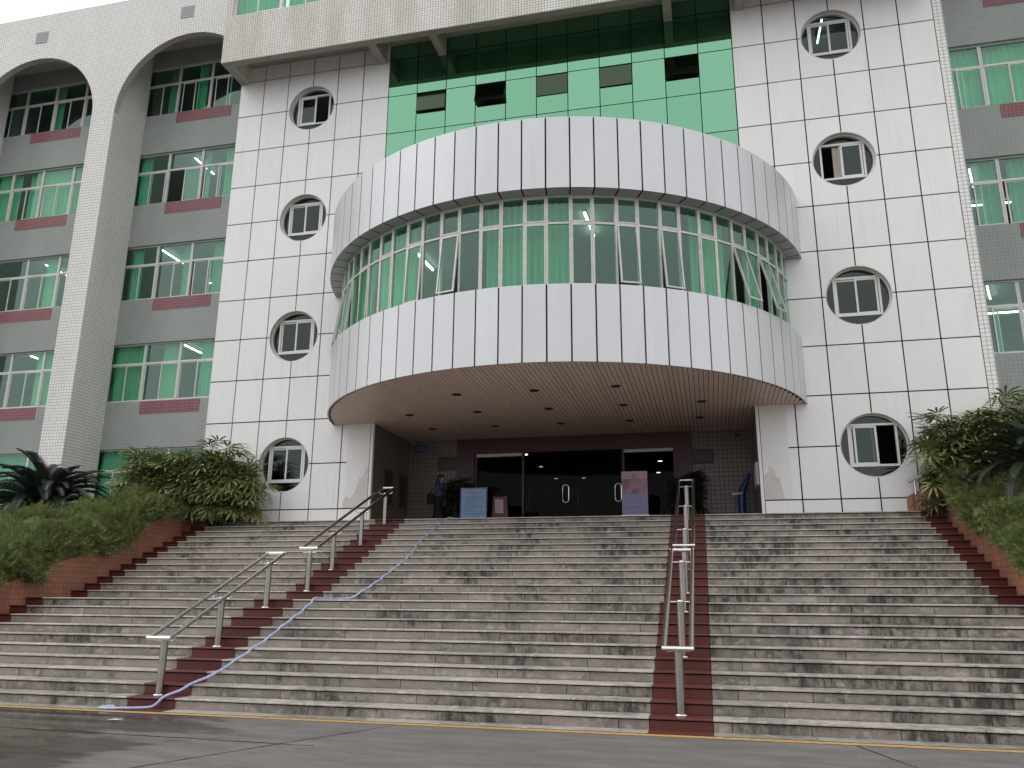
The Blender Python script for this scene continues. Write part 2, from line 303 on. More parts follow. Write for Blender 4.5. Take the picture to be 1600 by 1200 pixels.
class MB:
    """collects faces (with a material each) for one mesh"""
    def __init__(s): s.v = []; s.f = []; s.m = []; s.mats = []; s.sm = []
    def mi(s, mat):
        if mat not in s.mats: s.mats.append(mat)
        return s.mats.index(mat)
    def poly(s, pts, mat, smooth=False):
        i = len(s.v); s.v += [tuple(p) for p in pts]; s.f.append(tuple(range(i, i+len(pts)))); s.m.append(s.mi(mat)); s.sm.append(smooth)
    def grid(s, rows, mat, smooth=True, close=False):
        i = len(s.v); n = len(rows[0]); 
        for r in rows: s.v += [tuple(p) for p in r]
        k = s.mi(mat)
        for a in range(len(rows)-1):
            for b_ in range(n if close else n-1):
                c = (b_+1) % n
                s.f.append((i+a*n+b_, i+a*n+c, i+(a+1)*n+c, i+(a+1)*n+b_)); s.m.append(k); s.sm.append(smooth)
    def box(s, x0, x1, y0, y1, z0, z1, mat):
        i = len(s.v); s.v += [(x, y, z) for z in (z0, z1) for y in (y0, y1) for x in (x0, x1)]
        for q in ((0, 2, 3, 1), (4, 5, 7, 6), (0, 1, 5, 4), (2, 6, 7, 3), (0, 4, 6, 2), (1, 3, 7, 5)):
            s.f.append(tuple(i+j for j in q)); s.m.append(s.mi(mat)); s.sm.append(False)
    def prism(s, pts, y0, y1, mat):
        """polygon in (x,z), counter-clockwise seen from -Y, extruded y0..y1"""
        a = [(x, y0, z) for x, z in pts]; b_ = [(x, y1, z) for x, z in pts]; n = len(pts)
        i = len(s.v); s.v += a+b_; k = s.mi(mat)
        s.f.append(tuple(range(i, i+n))); s.f.append(tuple(range(i+2*n-1, i+n-1, -1))); s.m += [k, k]; s.sm += [False]*2
        for j in range(n):
            q = (j+1) % n; s.f.append((i+j, i+n+j, i+n+q, i+q)); s.m.append(k); s.sm.append(False)
    def prismz(s, pts, z0, z1, mat):
        n = len(pts); i = len(s.v); s.v += [(x, y, z0) for x, y in pts]+[(x, y, z1) for x, y in pts]; k = s.mi(mat)
        s.f.append(tuple(range(i+n-1, i-1, -1))); s.f.append(tuple(range(i+n, i+2*n))); s.m += [k, k]; s.sm += [False]*2
        for j in range(n):
            q = (j+1) % n; s.f.append((i+j, i+q, i+n+q, i+n+j)); s.m.append(k); s.sm.append(False)
    def tube(s, pts, r, mat, n=10, caps=True):
        pts = [Vector(p) for p in pts]; rs = r if isinstance(r, (list, tuple)) else [r]*len(pts)
        rows = []; ref = None
        for i, p in enumerate(pts):
            d = (pts[min(i+1, len(pts)-1)]-pts[max(i-1, 0)]).normalized()
            if ref is None: ref = Vector((0, 0, 1)) if abs(d.z) < 0.9 else Vector((1, 0, 0))
            a = d.cross(ref)
            if a.length < 1e-4: a = d.cross(Vector((1, 0.2, 0)))
            a.normalize(); b_ = a.cross(d).normalized(); ref = b_
            rows.append([p+(a*math.cos(t)+b_*math.sin(t))*rs[i] for t in [2*math.pi*k/n for k in range(n)]])
        s.grid(rows, mat, True, True)
        if caps:
            s.poly(rows[0], mat); s.poly(rows[-1][::-1], mat)
    def lathe(s, prof, cx, cy, mat, n=20):
        rows = [[(cx+r*math.cos(2*math.pi*k/n), cy+r*math.sin(2*math.pi*k/n), z) for k in range(n)] for r, z in prof]
        s.grid(rows, mat, True, True)
    def mesh(s, name):
        me = bpy.data.meshes.new(name); me.from_pydata(s.v, [], s.f)
        for mt in s.mats: me.materials.append(M[mt])
        me.polygons.foreach_set('material_index', s.m); me.polygons.foreach_set('use_smooth', s.sm); me.update()
        return me
    def build(s, name, parent=None, origin=(0, 0, 0), recalc=False):
        o = Vector(origin); s.v = [tuple(Vector(p)-o) for p in s.v]
        me = s.mesh(name)
        if recalc:
            bm = bmesh.new(); bm.from_mesh(me); bmesh.ops.recalc_face_normals(bm, faces=bm.faces); bm.to_mesh(me); bm.free()
        return link(bpy.data.objects.new(name, me), parent, origin)

CACHE = {}
def boxm(dx, dy, dz, mat, bev):
    k = (round(dx, 4), round(dy, 4), round(dz, 4), mat, bev)
    if k not in CACHE:
        b_ = MB(); b_.box(-dx/2, dx/2, -dy/2, dy/2, -dz/2, dz/2, mat); me = b_.mesh('piece')
        if bev:
            bm = bmesh.new(); bm.from_mesh(me); bmesh.ops.bevel(bm, geom=bm.edges[:], offset=bev, segments=1, affect='EDGES'); bm.to_mesh(me); bm.free()
        CACHE[k] = me
    return CACHE[k]
def box(name, x0, x1, y0, y1, z0, z1, mat, parent=None, bev=0):
    o = bpy.data.objects.new(name, boxm(x1-x0, y1-y0, z1-z0, mat, bev))
    return link(o, parent, ((x0+x1)/2, (y0+y1)/2, (z0+z1)/2))

# ---------------------------------------------------------------- key dimensions
SH, ST, LAND, SY1 = 0.1473, 0.3492, 0.8165, -8.8963
def SY(k): return SY1+ST*(k-1)+(LAND if k >= 11 else 0)
PZ = SH*23                                   # platform level
SX0, SX1 = -4.55, 13.31
ROW = lambda r: 15.7185-1.2*r
PW = 0.8219
LX0, LX6 = -6*PW, 0.0
RX0, RX6 = 9.7507, 9.7507+6*PW
CX, CY = 4.879, 1.42
RL, RU, RG = 6.15, 6.30, 5.95
SOF = 5.93
DA = 4.52

# ================================================================= GROUND
b = MB(); b.poly([(-400, -400, 0), (400, -400, 0), (400, 400, 0), (-400, 400, 0)], 'road')
road = b.build('road'); tag(road, 'dark wet asphalt road in front of the steps', kind='structure')
# painted line and joints on the road
b = MB()
x = -30.0
while x < 40:
    b.poly([(x, -9.33+0.004*math.sin(x*3), 0.004), (x+1, -9.33+0.004*math.sin(x*3+3), 0.004), (x+1, -9.19+0.003*math.sin(x*2), 0.004), (x, -9.19+0.003*math.sin(x*2-2), 0.004)], 'yellow'); x += 1
b.build('painted_line', road)
def crack(pts, wd):
    b = MB()
    L, Rr = [], []
    for i, p in enumerate(pts):
        p = Vector((*p, 0.003)); q = Vector((*pts[min(i+1, len(pts)-1)], 0.003)); o_ = Vector((*pts[max(i-1, 0)], 0.003))
        d = (q-o_).normalized(); nn = Vector((-d.y, d.x, 0))*wd*(0.6+0.8*rnd.random()); L.append(p+nn); Rr.append(p-nn)
    b.grid([L, Rr], 'joint', False); return b.build('pavement_joint', road)
def jag(x0, y0, x1, y1, n, j): return [(x0+(x1-x0)*i/n, y0+(y1-y0)*i/n+rnd.uniform(-j, j)) for i in range(n+1)]
crack(jag(-6, -10.55, 4.3, -10.95, 50, 0.015), 0.010)
crack(jag(4.6, -9.36, 3.2, -12.5, 26, 0.01), 0.008)
crack(jag(9.9, -9.36, 10.9, -12.5, 26, 0.01), 0.007)
# granite strip at the foot of the steps
kerb = box('kerb_strip', -14, 24, -9.16, -8.86, -0.05, 0.002, 'joint'); tag(kerb, 'pale granite strip at the foot of the steps', kind='structure')
RED = [(SX0, SX0+0.40), (0.40, 1.165), (7.65, 8.40), (SX1-0.40, SX1)]
def splits(seed, lmin, lmax, x0=SX0, x1=SX1):
    r_ = random.Random(seed); cuts = [x0]; x = x0+r_.uniform(0.3, lmax)
    while x < x1-0.3: cuts.append(x); x += r_.uniform(lmin, lmax)
    cuts.append(x1)
    cuts = [c for c in cuts if not any(a-0.18 < c < b_+0.18 and c not in (x0, x1) for a, b_ in RED)]
    for a, b_ in RED: cuts += [a, b_]
    cuts = sorted(set(round(c, 3) for c in cuts if x0-1e-6 <= c <= x1+1e-6))
    return [(a, b_, any(ra-1e-3 <= a and b_ <= rb+1e-3 for ra, rb in RED)) for a, b_ in zip(cuts[:-1], cuts[1:])]
for a, b_, red in splits(901, 0.9, 1.3):
    box('paving_slab', a+0.003, b_-0.003, -9.15, -8.868, -0.02, 0.006, 'redpaint_t' if red else 'kerb', kerb)

# ================================================================= STEPS
b = MB()
for k in range(1, 23): b.box(SX0-0.1, SX1+0.1, SY(k)+0.07, SY(k+1)+0.07, -0.1, SH*k-0.0235, 'joint')
steps = b.build('stairs'); tag(steps, 'wide grey granite steps with dark red painted strips', kind='structure')
rest_r, rest_t = MB(), MB()
for k in range(1, 24):
    z0, z1 = SH*(k-1), SH*k
    for a, c, red in splits(100+k, 0.85, 1.35):
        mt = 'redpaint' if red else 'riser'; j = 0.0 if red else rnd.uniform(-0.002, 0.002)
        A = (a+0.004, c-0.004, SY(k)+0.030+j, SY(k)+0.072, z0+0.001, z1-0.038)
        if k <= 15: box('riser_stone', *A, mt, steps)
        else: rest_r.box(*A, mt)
    for a, c, red in splits(300+k, 1.0, 1.5):
        mt = 'redpaint_t' if red else 'tread'; j = rnd.uniform(-0.002, 0.002); zj = rnd.uniform(-0.001, 0.001)
        ye = (SY(k+1)+0.020 if k < 23 else 0.6)
        A = (a+0.002, c-0.002, SY(k)+j, ye, z1-0.022, z1+zj)
        if k <= 13: box('tread_slab', *A, mt, steps, bev=0.004)
        else: rest_t.box(*A, mt)
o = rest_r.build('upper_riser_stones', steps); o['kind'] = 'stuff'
o = rest_t.build('upper_tread_slabs', steps); o['kind'] = 'stuff'
b = MB(); b.box(-4.9, 14.65, 0.60, 12, PZ-0.3, PZ-0.001, 'tread'); b.box(-4.9, 14.65, -0.3, 0.6, PZ-0.3, PZ-0.04, 'joint')
plat = b.build('platform'); tag(plat, 'granite entrance platform at the head of the steps', kind='structure')

# ================================================================= MAIN BUILDING
bld = empty('main_building', (CX, 0, PZ), 'white panelled college building with bulging silver drum over the entrance', 'building')
RC = 0.745
def panel_poly(x0, x1, z0, z1, corner, gap):
    h = gap/2; X0, X1, Z0, Z1 = x0+h, x1-h, z0+h, z1-h
    if not corner: return [(X0, Z0), (X1, Z0), (X1, Z1), (X0, Z1)]
    def arc(cx, cz, a0, a1, n=14): return [(cx+RC*math.cos(R(a0+(a1-a0)*i/n)), cz+RC*math.sin(R(a0+(a1-a0)*i/n))) for i in range(n+1)]
    e = math.degrees(math.asin(h/RC)) if h else 0
    if corner == 'bl': return [(X1, Z0), (X1, Z1), (X0, Z1)]+arc(x0, z0, 90-e, e)
    if corner == 'br': return [(X1, Z1), (X0, Z1), (X0, Z0)]+arc(x1, z0, 180-e, 90+e)
    if corner == 'tl': return [(X0, Z0), (X1, Z0), (X1, Z1)]+arc(x0, z1, -e, -90+e)
    if corner == 'tr': return [(X0, Z1), (X0, Z0), (X1, Z0)]+arc(x1, z1, -90-e, -180+e)
PM = {}
def pier(x0, side):
    rows = [17.44, ROW(-1)]+[ROW(r) for r in range(0, 11)]+[PZ]
    back = MB(); pans = []
    for ri in range(len(rows)-1):
        zt, zb = rows[ri], rows[ri+1]; rb = ri-1      # line index of the bottom edge: row ri sits above line rb
        for c in range(6):
            a, e = x0+c*PW, x0+(c+1)*PW
            cor = None
            if c in (2, 3):
                if rb in (0, 3, 6, 9): cor = 'br' if c == 2 else 'bl'
                if rb-1 in (0, 3, 6, 9): cor = 'tr' if c == 2 else 'tl'
            pts = panel_poly(a, e, zb, zt, cor, 0.0)
            back.prism(pts, 0.034, 0.10, 'joint')
            hid = zb > 6.0 and zt < 11.0 and ((side == 'L' and c == 5) or (side == 'R' and c == 0))
            if not hid: pans.append((a, e, zb, zt, cor))
    wall = back.build('facade_pier', bld, (x0+3*PW, 0, PZ), recalc=True)
    for a, e, zb, zt, cor in pans:
        key = (cor, round(zt-zb, 3)); mx, mz = (a+e)/2, (zb+zt)/2
        if key not in PM:
            q = MB(); q.prism([(x-mx, z-mz) for x, z in panel_poly(a, e, zb, zt, cor, 0.030)], 0.0, 0.032, 'panel'); me = q.mesh('wall_panel')
            bm = bmesh.new(); bm.from_mesh(me); bmesh.ops.recalc_face_normals(bm, faces=bm.faces); bm.to_mesh(me); bm.free(); PM[key] = me
        o = link(bpy.data.objects.new('wall_panel', PM[key]), wall, (mx, rnd.uniform(-0.0012, 0.0012), mz))
        o.rotation_euler = (R(rnd.uniform(-0.10, 0.10)), 0, R(rnd.uniform(-0.12, 0.12)))
    return wall
pierL = pier(LX0, 'L'); pierR = pier(RX0, 'R')
# shells of the rooms behind the piers
for x0, x1 in ((LX0+0.02, LX6-0.01), (RX0+0.01, RX6-0.02)):
    b = MB()
    b.box(x0, x0+0.15, 0.105, 6, PZ, 17.4, 'room'); b.box(x1-0.15, x1, 0.105, 6, PZ, 17.4, 'room')
    b.box(x0+0.15, x1-0.15, 5.8, 6, PZ, 17.4, 'room')
    for r in (-1.55, 1.5, 4.5, 7.5): b.box(x0+0.15, x1-0.15, 0.105, 5.8, ROW(r)-0.15, ROW(r)+0.15, 'room')
    b.build('room_shell', bld)
# tiled strip at the right edge of the right pier
box('tile_strip', RX6+0.004, RX6+0.222, 0.012, 0.35, PZ, 17.4, 'wtile', bld)
# repaired corners beside the entrance
for a, e, wl, pp in ((-0.64, -0.012, pierL, [(-0.02, 4.855), (-0.09, 4.70), (-0.13, 4.60), (-0.2, 4.48), (-0.235, 4.53), (-0.27, 4.50), (-0.28, 4.40), (-0.3, 4.32), (-0.36, 4.16), (-0.41, 4.065), (-0.47, 4.0), (-0.53, 3.98), (-0.60, 4.04), (-0.63, 4.03), (-0.68, 3.866), (-0.69, 3.745), (-0.02, 3.745)]),
                     (9.762, 10.36, pierR, [(9.77, 3.745), (10.19, 3.745), (10.16, 3.95), (10.11, 4.21), (10.05, 4.235), (10.02, 4.36), (9.99, 4.44), (9.95, 4.43), (9.9, 4.54), (9.885, 4.42), (9.86, 4.365), (9.78, 4.29)])):
    q = MB(); q.prism([(a, ROW(10)+0.02), (e, ROW(10)+0.02), (e, SOF-0.04), (a, SOF-0.04)], -0.006, -0.003, 'patch'); q.build('repaired_strip', wl, recalc=True)
    q = MB(); q.prism(pp[::-1] if a < 0 else pp, -0.0085, -0.0065, 'patch2'); q.build('bare_patch', wl, recalc=True)

# ---- round windows
def ring_mesh():
    q = MB(); n = 48
    prof = [(0.7445, 0.0), (0.7445, 0.26), (0.70, 0.26), (0.70, 0.12), (0.722, 0.115), (0.722, 0.03), (0.728, 0.0)]
    rows = [[(r_*math.cos(2*math.pi*k/n), y, r_*math.sin(2*math.pi*k/n)) for k in range(n)] for r_, y in prof+prof[:1]]
    q.grid(rows, 'ringm', False, True); return q.mesh('round_window')
RINGM = ring_mesh()
FX, FZ0, FZ1 = 0.53, -0.465, 0.525
def seg_mesh():
    q = MB(); r_ = 0.70
    def arc(a0, a1, n=10): return [(r_*math.cos(a0+(a1-a0)*i/n), r_*math.sin(a0+(a1-a0)*i/n)) for i in range(n+1)]
    top = math.asin((FZ1-0.02)/r_); bot = math.asin((FZ0+0.02)/r_); lf = math.acos((FX-0.02)/r_)
    out = [arc(top, math.pi-top), arc(math.pi-bot, 2*math.pi+bot), arc(-lf, lf), arc(math.pi-lf, math.pi+lf)]
    return out
def frame_bars(q, x0, x1, z0, z1, y0, y1, t, mat):
    q.box(x0, x1, y0, y1, z0, z0+t, mat); q.box(x0, x1, y0, y1, z1-t, z1, mat)
    q.box(x0, x0+t, y0, y1, z0+t, z1-t, mat); q.box(x1-t, x1, y0, y1, z0+t, z1-t, mat)
def sash_mesh(wd, ht, t, d, gl, fr='alu'):
    """sash with glass, origin at lower left corner of its front"""
    q = MB(); frame_bars(q, 0, wd, 0, ht, 0, d, t, fr); q.box(t*0.8, wd-t*0.8, d*0.4, d*0.6, t*0.8, ht-t*0.8, gl); return q.mesh('sash')
q = MB(); frame_bars(q, -FX, FX, FZ0, FZ1, 0.165, 0.235, 0.05, 'alu'); RFRAME = q.mesh('frame')
RSASH = sash_mesh(0.50, FZ1-FZ0-0.10, 0.045, 0.025, 'glass_r')
SEGS = []
for pts in seg_mesh():
    q = MB(); q.prism(pts, 0.20, 0.208, 'glass_r'); SEGS.append(q.mesh('pane'))
for side, x0 in (('L', LX0), ('R', RX0)):
    for wi, r in enumerate((0, 3, 6, 9)):
        c0 = (x0+3*PW, 0, ROW(r))
        ro = link(bpy.data.objects.new('round_window', RINGM), bld, c0)
        link(bpy.data.objects.new('frame', RFRAME), ro, c0)
        for s_ in SEGS: link(bpy.data.objects.new('pane', s_), ro, c0)
        offs = {('L', 0): (0.0, 0.03), ('R', 3): (0.0, 0.06), ('R', 1): (0.43, 0.43)}.get((side, wi), (0.0, 0.43))
        for si, dx in enumerate(offs):
            link(bpy.data.objects.new('sash', RSASH), ro, (c0[0]-0.48+dx+0.015*si, 0.165+0.012+0.027*(1-si), c0[2]+FZ0+0.05))
# curtain blowing in the second right round window
def curtain(name, x0, x1, y, z0, z1, label, folds=None, mat='curtain', amp=0.04, group=None, taper=0.0):
    n = max(8, int((x1-x0)/0.025)); q = MB(); rows = []
    ph = rnd.uniform(0, 6); f = folds or rnd.uniform(34, 44)
    for j in range(4):
        t = j/3; row = []
        for i in range(n+1):
            u = i/n; xx = x0+(x1-x0)*(u*(1-taper*(1-t))+0.0)
            row.append((xx, y+amp*math.sin(f*xx+ph+0.4*t)+0.4*amp*math.sin(2.7*f*xx+ph*2), z0+(z1-z0)*t))
        rows.append(row)
    q.grid(rows, mat); o = q.build(name, None, ((x0+x1)/2, y, z0)); tag(o, label, 'curtain', group); return o
curtain('curtain', RX0+3*PW-0.22, RX0+3*PW+0.02, 0.235, ROW(3)-0.5, ROW(3)+0.45, 'grey curtain bunched in the open round window level with the drum top', 60, 'curtain_g', 0.025)

# ---- projecting upper storey with brackets
over = MB()
OX0, OX1, OY = -4.92, RX6-0.02, -1.13
ovz = 16.86
over.box(OX0, OX1, OY, OY+0.22, ovz, 18.46, 'wtile_s')
over.box(OX0, OX0+0.26, OY+0.221, 0.0, ovz+0.002, 23, 'wtile_s')
over.box(1.6, OX1, OY+0.001, OY+0.22, 18.46, 23, 'wtile_s')
over.box(OX0+0.261, 1.6, OY, OY+0.22, 20.45, 23, 'wtile_s')
over.box(OX0+0.001, OX0+0.20, OY, OY+0.22, 18.46, 20.45, 'wtile_s')
up_st = over.build('upper_storey', bld)
b = MB(); b.box(OX0+0.262, OX1, OY+0.222, 6.0, 17.44, 17.7, 'concrete'); b.build('soffit', up_st)
b = MB(); b.box(OX0-0.001, OX1+0.001, OY-0.002, OY+0.2205, ovz-0.012, ovz-0.0005, 'concrete'); b.build('beam_underside', up_st)
for bx_ in (-4.92, -0.33, 1.52, 8.0, 9.87, RX6-0.24):
    box('bracket', bx_, bx_+0.235, OY+0.2215, 0.0 if bx_ > -0.5 and bx_ < 9 else -0.001, ovz-0.011, 17.438, 'concrete', up_st)
box('back_wall', OX0+0.27, OX1, 3.5, 3.7, 17.71, 23, 'room', up_st)
box('roof', OX0, OX1, OY+0.3, 12, 23.01, 23.3, 'concrete', up_st)

# ---- sliding window units (used on the wings and the upper storey)
SM = {}
def window_unit(parent, x0, wd, y, z0, z1, zt, gl='glass', slide=(0, 0), ydep=0.07):
    """frame with a fixed light above the transom zt and two sliding sashes below"""
    k = ('f', round(wd, 3), round(z1-z0, 3), round(zt-z0, 3))
    if k not in SM:
        q = MB(); H = z1-z0; T = zt-z0
        frame_bars(q, 0, wd, 0, H, 0, ydep, 0.04, 'alu'); q.box(0.04, wd-0.04, 0.002, ydep-0.002, T-0.03, T+0.03, 'alu'); SM[k] = q.mesh('window')
        q = MB(); q.box(0.038, wd-0.038, 0.03, 0.036, T+0.028, H-0.038, gl); SM[('p',)+k] = q.mesh('pane')
        SM[('s',)+k] = sash_mesh((wd-0.08)/2+0.025, T-0.07, 0.035, 0.024, gl)
    fo = link(bpy.data.objects.new('window', SM[k]), parent, (x0, y, z0))
    link(bpy.data.objects.new('pane', SM[('p',)+k]), fo, (x0, y, z0))
    sw = (wd-0.08)/2+0.025
    for i in (0, 1):
        dx = slide[i]*(sw-0.05)
        link(bpy.data.objects.new('sash', SM[('s',)+k]), fo, (x0+0.041+(i*(sw-0.026))+(dx if i == 0 else -dx), y+0.008+0.027*(1-i), z0+0.040))
    return fo
for i in range(4):
    window_unit(up_st, -4.72+1.575*i, 1.575, OY+0.06, 18.462, 20.44, 19.75, 'glass')
curtain('curtain', -4.66, -3.2, OY+0.4, 18.3, 20.4, 'green curtain in the top storey window at the overhang corner', mat='curtain')
curtain('curtain', -3.1, -1.75, OY+0.4, 18.3, 20.4, 'green curtain in the second top storey window from the overhang corner', mat='curtain')

# ---- green curtain wall
cw = MB(); cw.box(0.0, RX0, 0.02, 0.10, 11.0, 17.435, 'joint'); cwall = cw.build('curtain_wall', bld)
GW = RX0/11
grow = [10.9, 12.06, 13.27, 14.48, 15.70, 16.92, 17.436]
for ri in range(6):
    for c in range(11):
        a, e, z0, z1 = c*GW+0.012, (c+1)*GW-0.012, grow[ri]+0.012, grow[ri+1]-0.012
        if ri == 3 and c in (1, 3, 5, 7, 9):
            o = box('glass_panel', a, e, -0.002, 0.016, z0, 15.03, 'gmirror', cwall)
            o.rotation_euler = (R(rnd.uniform(-0.15, 0.15)), 0, R(rnd.uniform(-0.15, 0.15)))
            ang = {1: 7.0, 3: 15.0, 5: 0.0, 7: 2.5, 9: 14.0}[c]
            q = MB(); q.box(-(e-a)/2, (e-a)/2, -0.012, 0.004, -0.60, 0, 'omirror'); frame_bars(q, -(e-a)/2, (e-a)/2, -0.602, 0.001, 0.005, 0.03, 0.03, 'dark')
            o = q.build('vent_window', cwall); o.location = Vector(((a+e)/2, -0.006, 15.655))-W[cwall.name]; o.rotation_euler = (R(-ang), 0, 0)
            box('vent_opening', a+0.03, e-0.03, 0.012, 0.018, 15.06, 15.66, 'dark', cwall)
        else:
            o = box('glass_panel', a, e, -0.002, 0.016, z0, z1, 'gmirror', cwall)
            o.rotation_euler = (R(rnd.uniform(-0.12, 0.12)), 0, R(rnd.uniform(-0.12, 0.12)))

# ---- drum
def arcpt(r_, a): return (CX+r_*math.sin(R(a)), CY-r_*math.cos(R(a)))
def drum_panel(r_, z0, z1, half, ret, mat, zoff):
    """panel facing -Y about the drum axis, with a return under (ret = inner radius) when wanted"""
    q = MB(); n = 4; A = [(-half+2*half*i/n) for i in range(n+1)]
    P = lambda rr, a, z: (rr*math.sin(R(a)), -rr*math.cos(R(a)), z-zoff)
    q.grid([[P(r_, a, z0) for a in A], [P(r_, a, z1) for a in A]], mat)
    q.grid([[P(r_-0.03, a, z1) for a in A], [P(r_, a, z1) for a in A]][::-1], mat, False)
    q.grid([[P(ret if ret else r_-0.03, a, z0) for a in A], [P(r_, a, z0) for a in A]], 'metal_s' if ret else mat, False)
    for sgn, a in ((-1, -half), (1, half)):
        pts = [P(r_, a, z0), P(r_-0.03, a, z0), P(r_-0.03, a, z1), P(r_, a, z1)]
        q.poly(pts if sgn < 0 else pts[::-1], mat)
    return q.mesh('band_panel')
def band(name, r_, z0, z1, ret, label):
    q = MB(); A = [-78+156*i/80 for i in range(81)]
    q.grid([[(*arcpt(r_-0.035, a), z0+0.004) for a in A], [(*arcpt(r_-0.035, a), z1-0.002) for a in A]], 'joint')
    q.grid([[(*arcpt(r_-0.20, a), z1-0.002) for a in A], [(*arcpt(r_-0.035, a), z1-0.002) for a in A]], 'joint')
    if ret: q.grid([[(*arcpt(ret-0.02, a), z0+0.006) for a in A], [(*arcpt(r_-0.035, a), z0+0.006) for a in A]], 'joint')
    o = q.build(name, bld, (CX, CY, z0)); o['label'] = label
    g_ = 0.30
    me = drum_panel(r_, z0, z1, DA/2-g_/2, ret, 'metal', z0)
    full = math.degrees(math.acos(CY/r_)); e0 = DA*16.5; hw = (full-e0)/2-0.1
    me2 = drum_panel(r_, z0, z1, hw, ret, 'metal', z0)
    for i in range(-16, 17):
        p = link(bpy.data.objects.new('band_panel', me), o, (CX, CY, z0)); p.rotation_euler = (0, 0, R(DA*i+rnd.uniform(-0.012, 0.012)))
    for s_ in (-1, 1):
        p = link(bpy.data.objects.new('band_panel', me2), o, (CX, CY, z0)); p.rotation_euler = (0, 0, s_*R(e0+hw+g_/2))
    return o
lower = band('lower_band', RL, SOF, 7.535, None, 'lower curved band of silver metal panels')
upper = band('upper_band', RU, 9.555, 11.17, RG-0.04, 'upper curved band of silver metal panels')
def disc(r_, z0, z1, mat, name, ymax=0.0):
    full = math.degrees(math.acos((CY-ymax)/r_)); pts = [arcpt(r_, -full+2*full*i/60) for i in range(61)]
    q = MB(); q.prismz(pts, z0, z1, mat); return q.build(name, bld)
disc(RL-0.05, 7.36, 7.50, 'room', 'drum_floor', 0.02); disc(RG-0.08, 9.60, 9.75, 'room', 'drum_ceiling', 0.02); disc(RU-0.06, 11.02, 11.12, 'concrete', 'drum_roof', -0.002)
b = MB(); b.box(0.0, RX0, 5.7, 5.9, 7.3, 9.75, 'room'); b.box(0.0, RX0, 0.02, 5.7, 9.602, 9.748, 'room'); b.box(0.0, RX0, 0.02, 5.7, 7.362, 7.498, 'room'); b.build('drum_room', bld)
# ribbon window of the drum
WZ0, WZT, WZ1 = 7.536, 8.93, 9.552
hwid = RG*math.tan(R(DA/2))
def ribbon_frame(sash):
    q = MB(); yo = -RG
    q.box(-hwid-0.022, -hwid+0.022, yo-0.03, yo+0.05, WZ0-WZ0, WZ1-WZ0, 'alu2')            # mullion on the left joint
    q.box(-hwid+0.022, hwid-0.022, yo-0.02, yo+0.04, WZT-WZ0-0.022, WZT-WZ0+0.022, 'alu2')
    q.box(-hwid+0.022, hwid-0.022, yo-0.02, yo+0.04, WZ1-WZ0-0.04, WZ1-WZ0, 'alu2')
    q.box(-hwid+0.022, hwid-0.022, yo-0.02, yo+0.04, 0, 0.035, 'alu2')
    if sash:
        frame_bars(q, -hwid+0.023, hwid-0.023, WZT-WZ0+0.023, WZ1-WZ0-0.041, yo-0.028, yo+0.02, 0.032, 'alu2')
    return q.mesh('ribbon_window')
RF = {0: ribbon_frame(0), 1: ribbon_frame(1)}
q = MB(); q.box(-hwid+0.02, hwid-0.02, -RG+0.004, -RG+0.010, WZT-WZ0+0.02, WZ1-WZ0-0.03, 'glass_d'); PU = q.mesh('pane')
q = MB(); q.box(-hwid+0.02, hwid-0.02, -RG+0.004, -RG+0.010, 0.03, WZT-WZ0-0.02, 'glass_d'); PL_ = q.mesh('pane')
q = MB(); hh = WZT-WZ0-0.06; frame_bars(q, -hwid+0.024, hwid-0.024, -hh, 0, -0.02, 0.018, 0.032, 'alu2'); q.box(-hwid+0.05, hwid-0.05, -0.004, 0.002, -hh+0.03, -0.03, 'glass_d'); AS = q.mesh('awning_sash')
OPEN = {-3: 7, -5: 3, 5: 7, 7: 6, 11: 15, 13: 15, -11: 5, -13: 8, -15: 8, -9: 1.0}
for i in range(-16, 17):
    s_ = i % 2
    o = link(bpy.data.objects.new('ribbon_window', RF[s_]), bld, (CX, CY, WZ0)); o.rotation_euler = (0, 0, R(DA*i))
    link(bpy.data.objects.new('pane', PU), o, (CX, CY, WZ0))
    if s_:
        a_ = link(bpy.data.objects.new('awning_sash', AS), o, (CX, CY, WZ0)); a_.location = (0, -RG-0.018, WZT-WZ0-0.024); a_.rotation_euler = (R(-OPEN.get(i, 0)), 0, 0)
    else: link(bpy.data.objects.new('pane', PL_), o, (CX, CY, WZ0))
def drum_curtain(a0, a1, label):
    q = MB(); n = int((a1-a0)/0.22); ph = rnd.uniform(0, 6); rows = []
    for z in (WZ0-0.02, 8.3, WZ1+0.02):
        rows.append([(*arcpt(RG-0.28+0.055*math.sin(4.3*(a0+(a1-a0)*k/n)+ph)+0.012*math.sin(9.1*(a0+(a1-a0)*k/n)), a0+(a1-a0)*k/n), z) for k in range(n+1)])
    q.grid(rows, 'curtain'); c = arcpt(RG-0.28, (a0+a1)/2); o = q.build('curtain', None, (*c, WZ0)); tag(o, label, 'curtain', 'green curtains inside the drum')
for a0, a1, l_ in ((-6.6, 11.2, 'long green curtain drawn across the middle of the drum windows'), (-38.3, -25, 'green curtain left of centre in the drum, beside the open sash'),
                   (38.2, 48, 'green curtain right of centre in the drum windows'), (-49.5, -41.5, 'green curtain near the left end of the drum windows'),
                   (55, 60, 'narrow green curtain near the right end of the drum windows'), (-66, -56, 'green curtain at the far left end of the drum windows')):
    drum_curtain(a0, a1, l_)

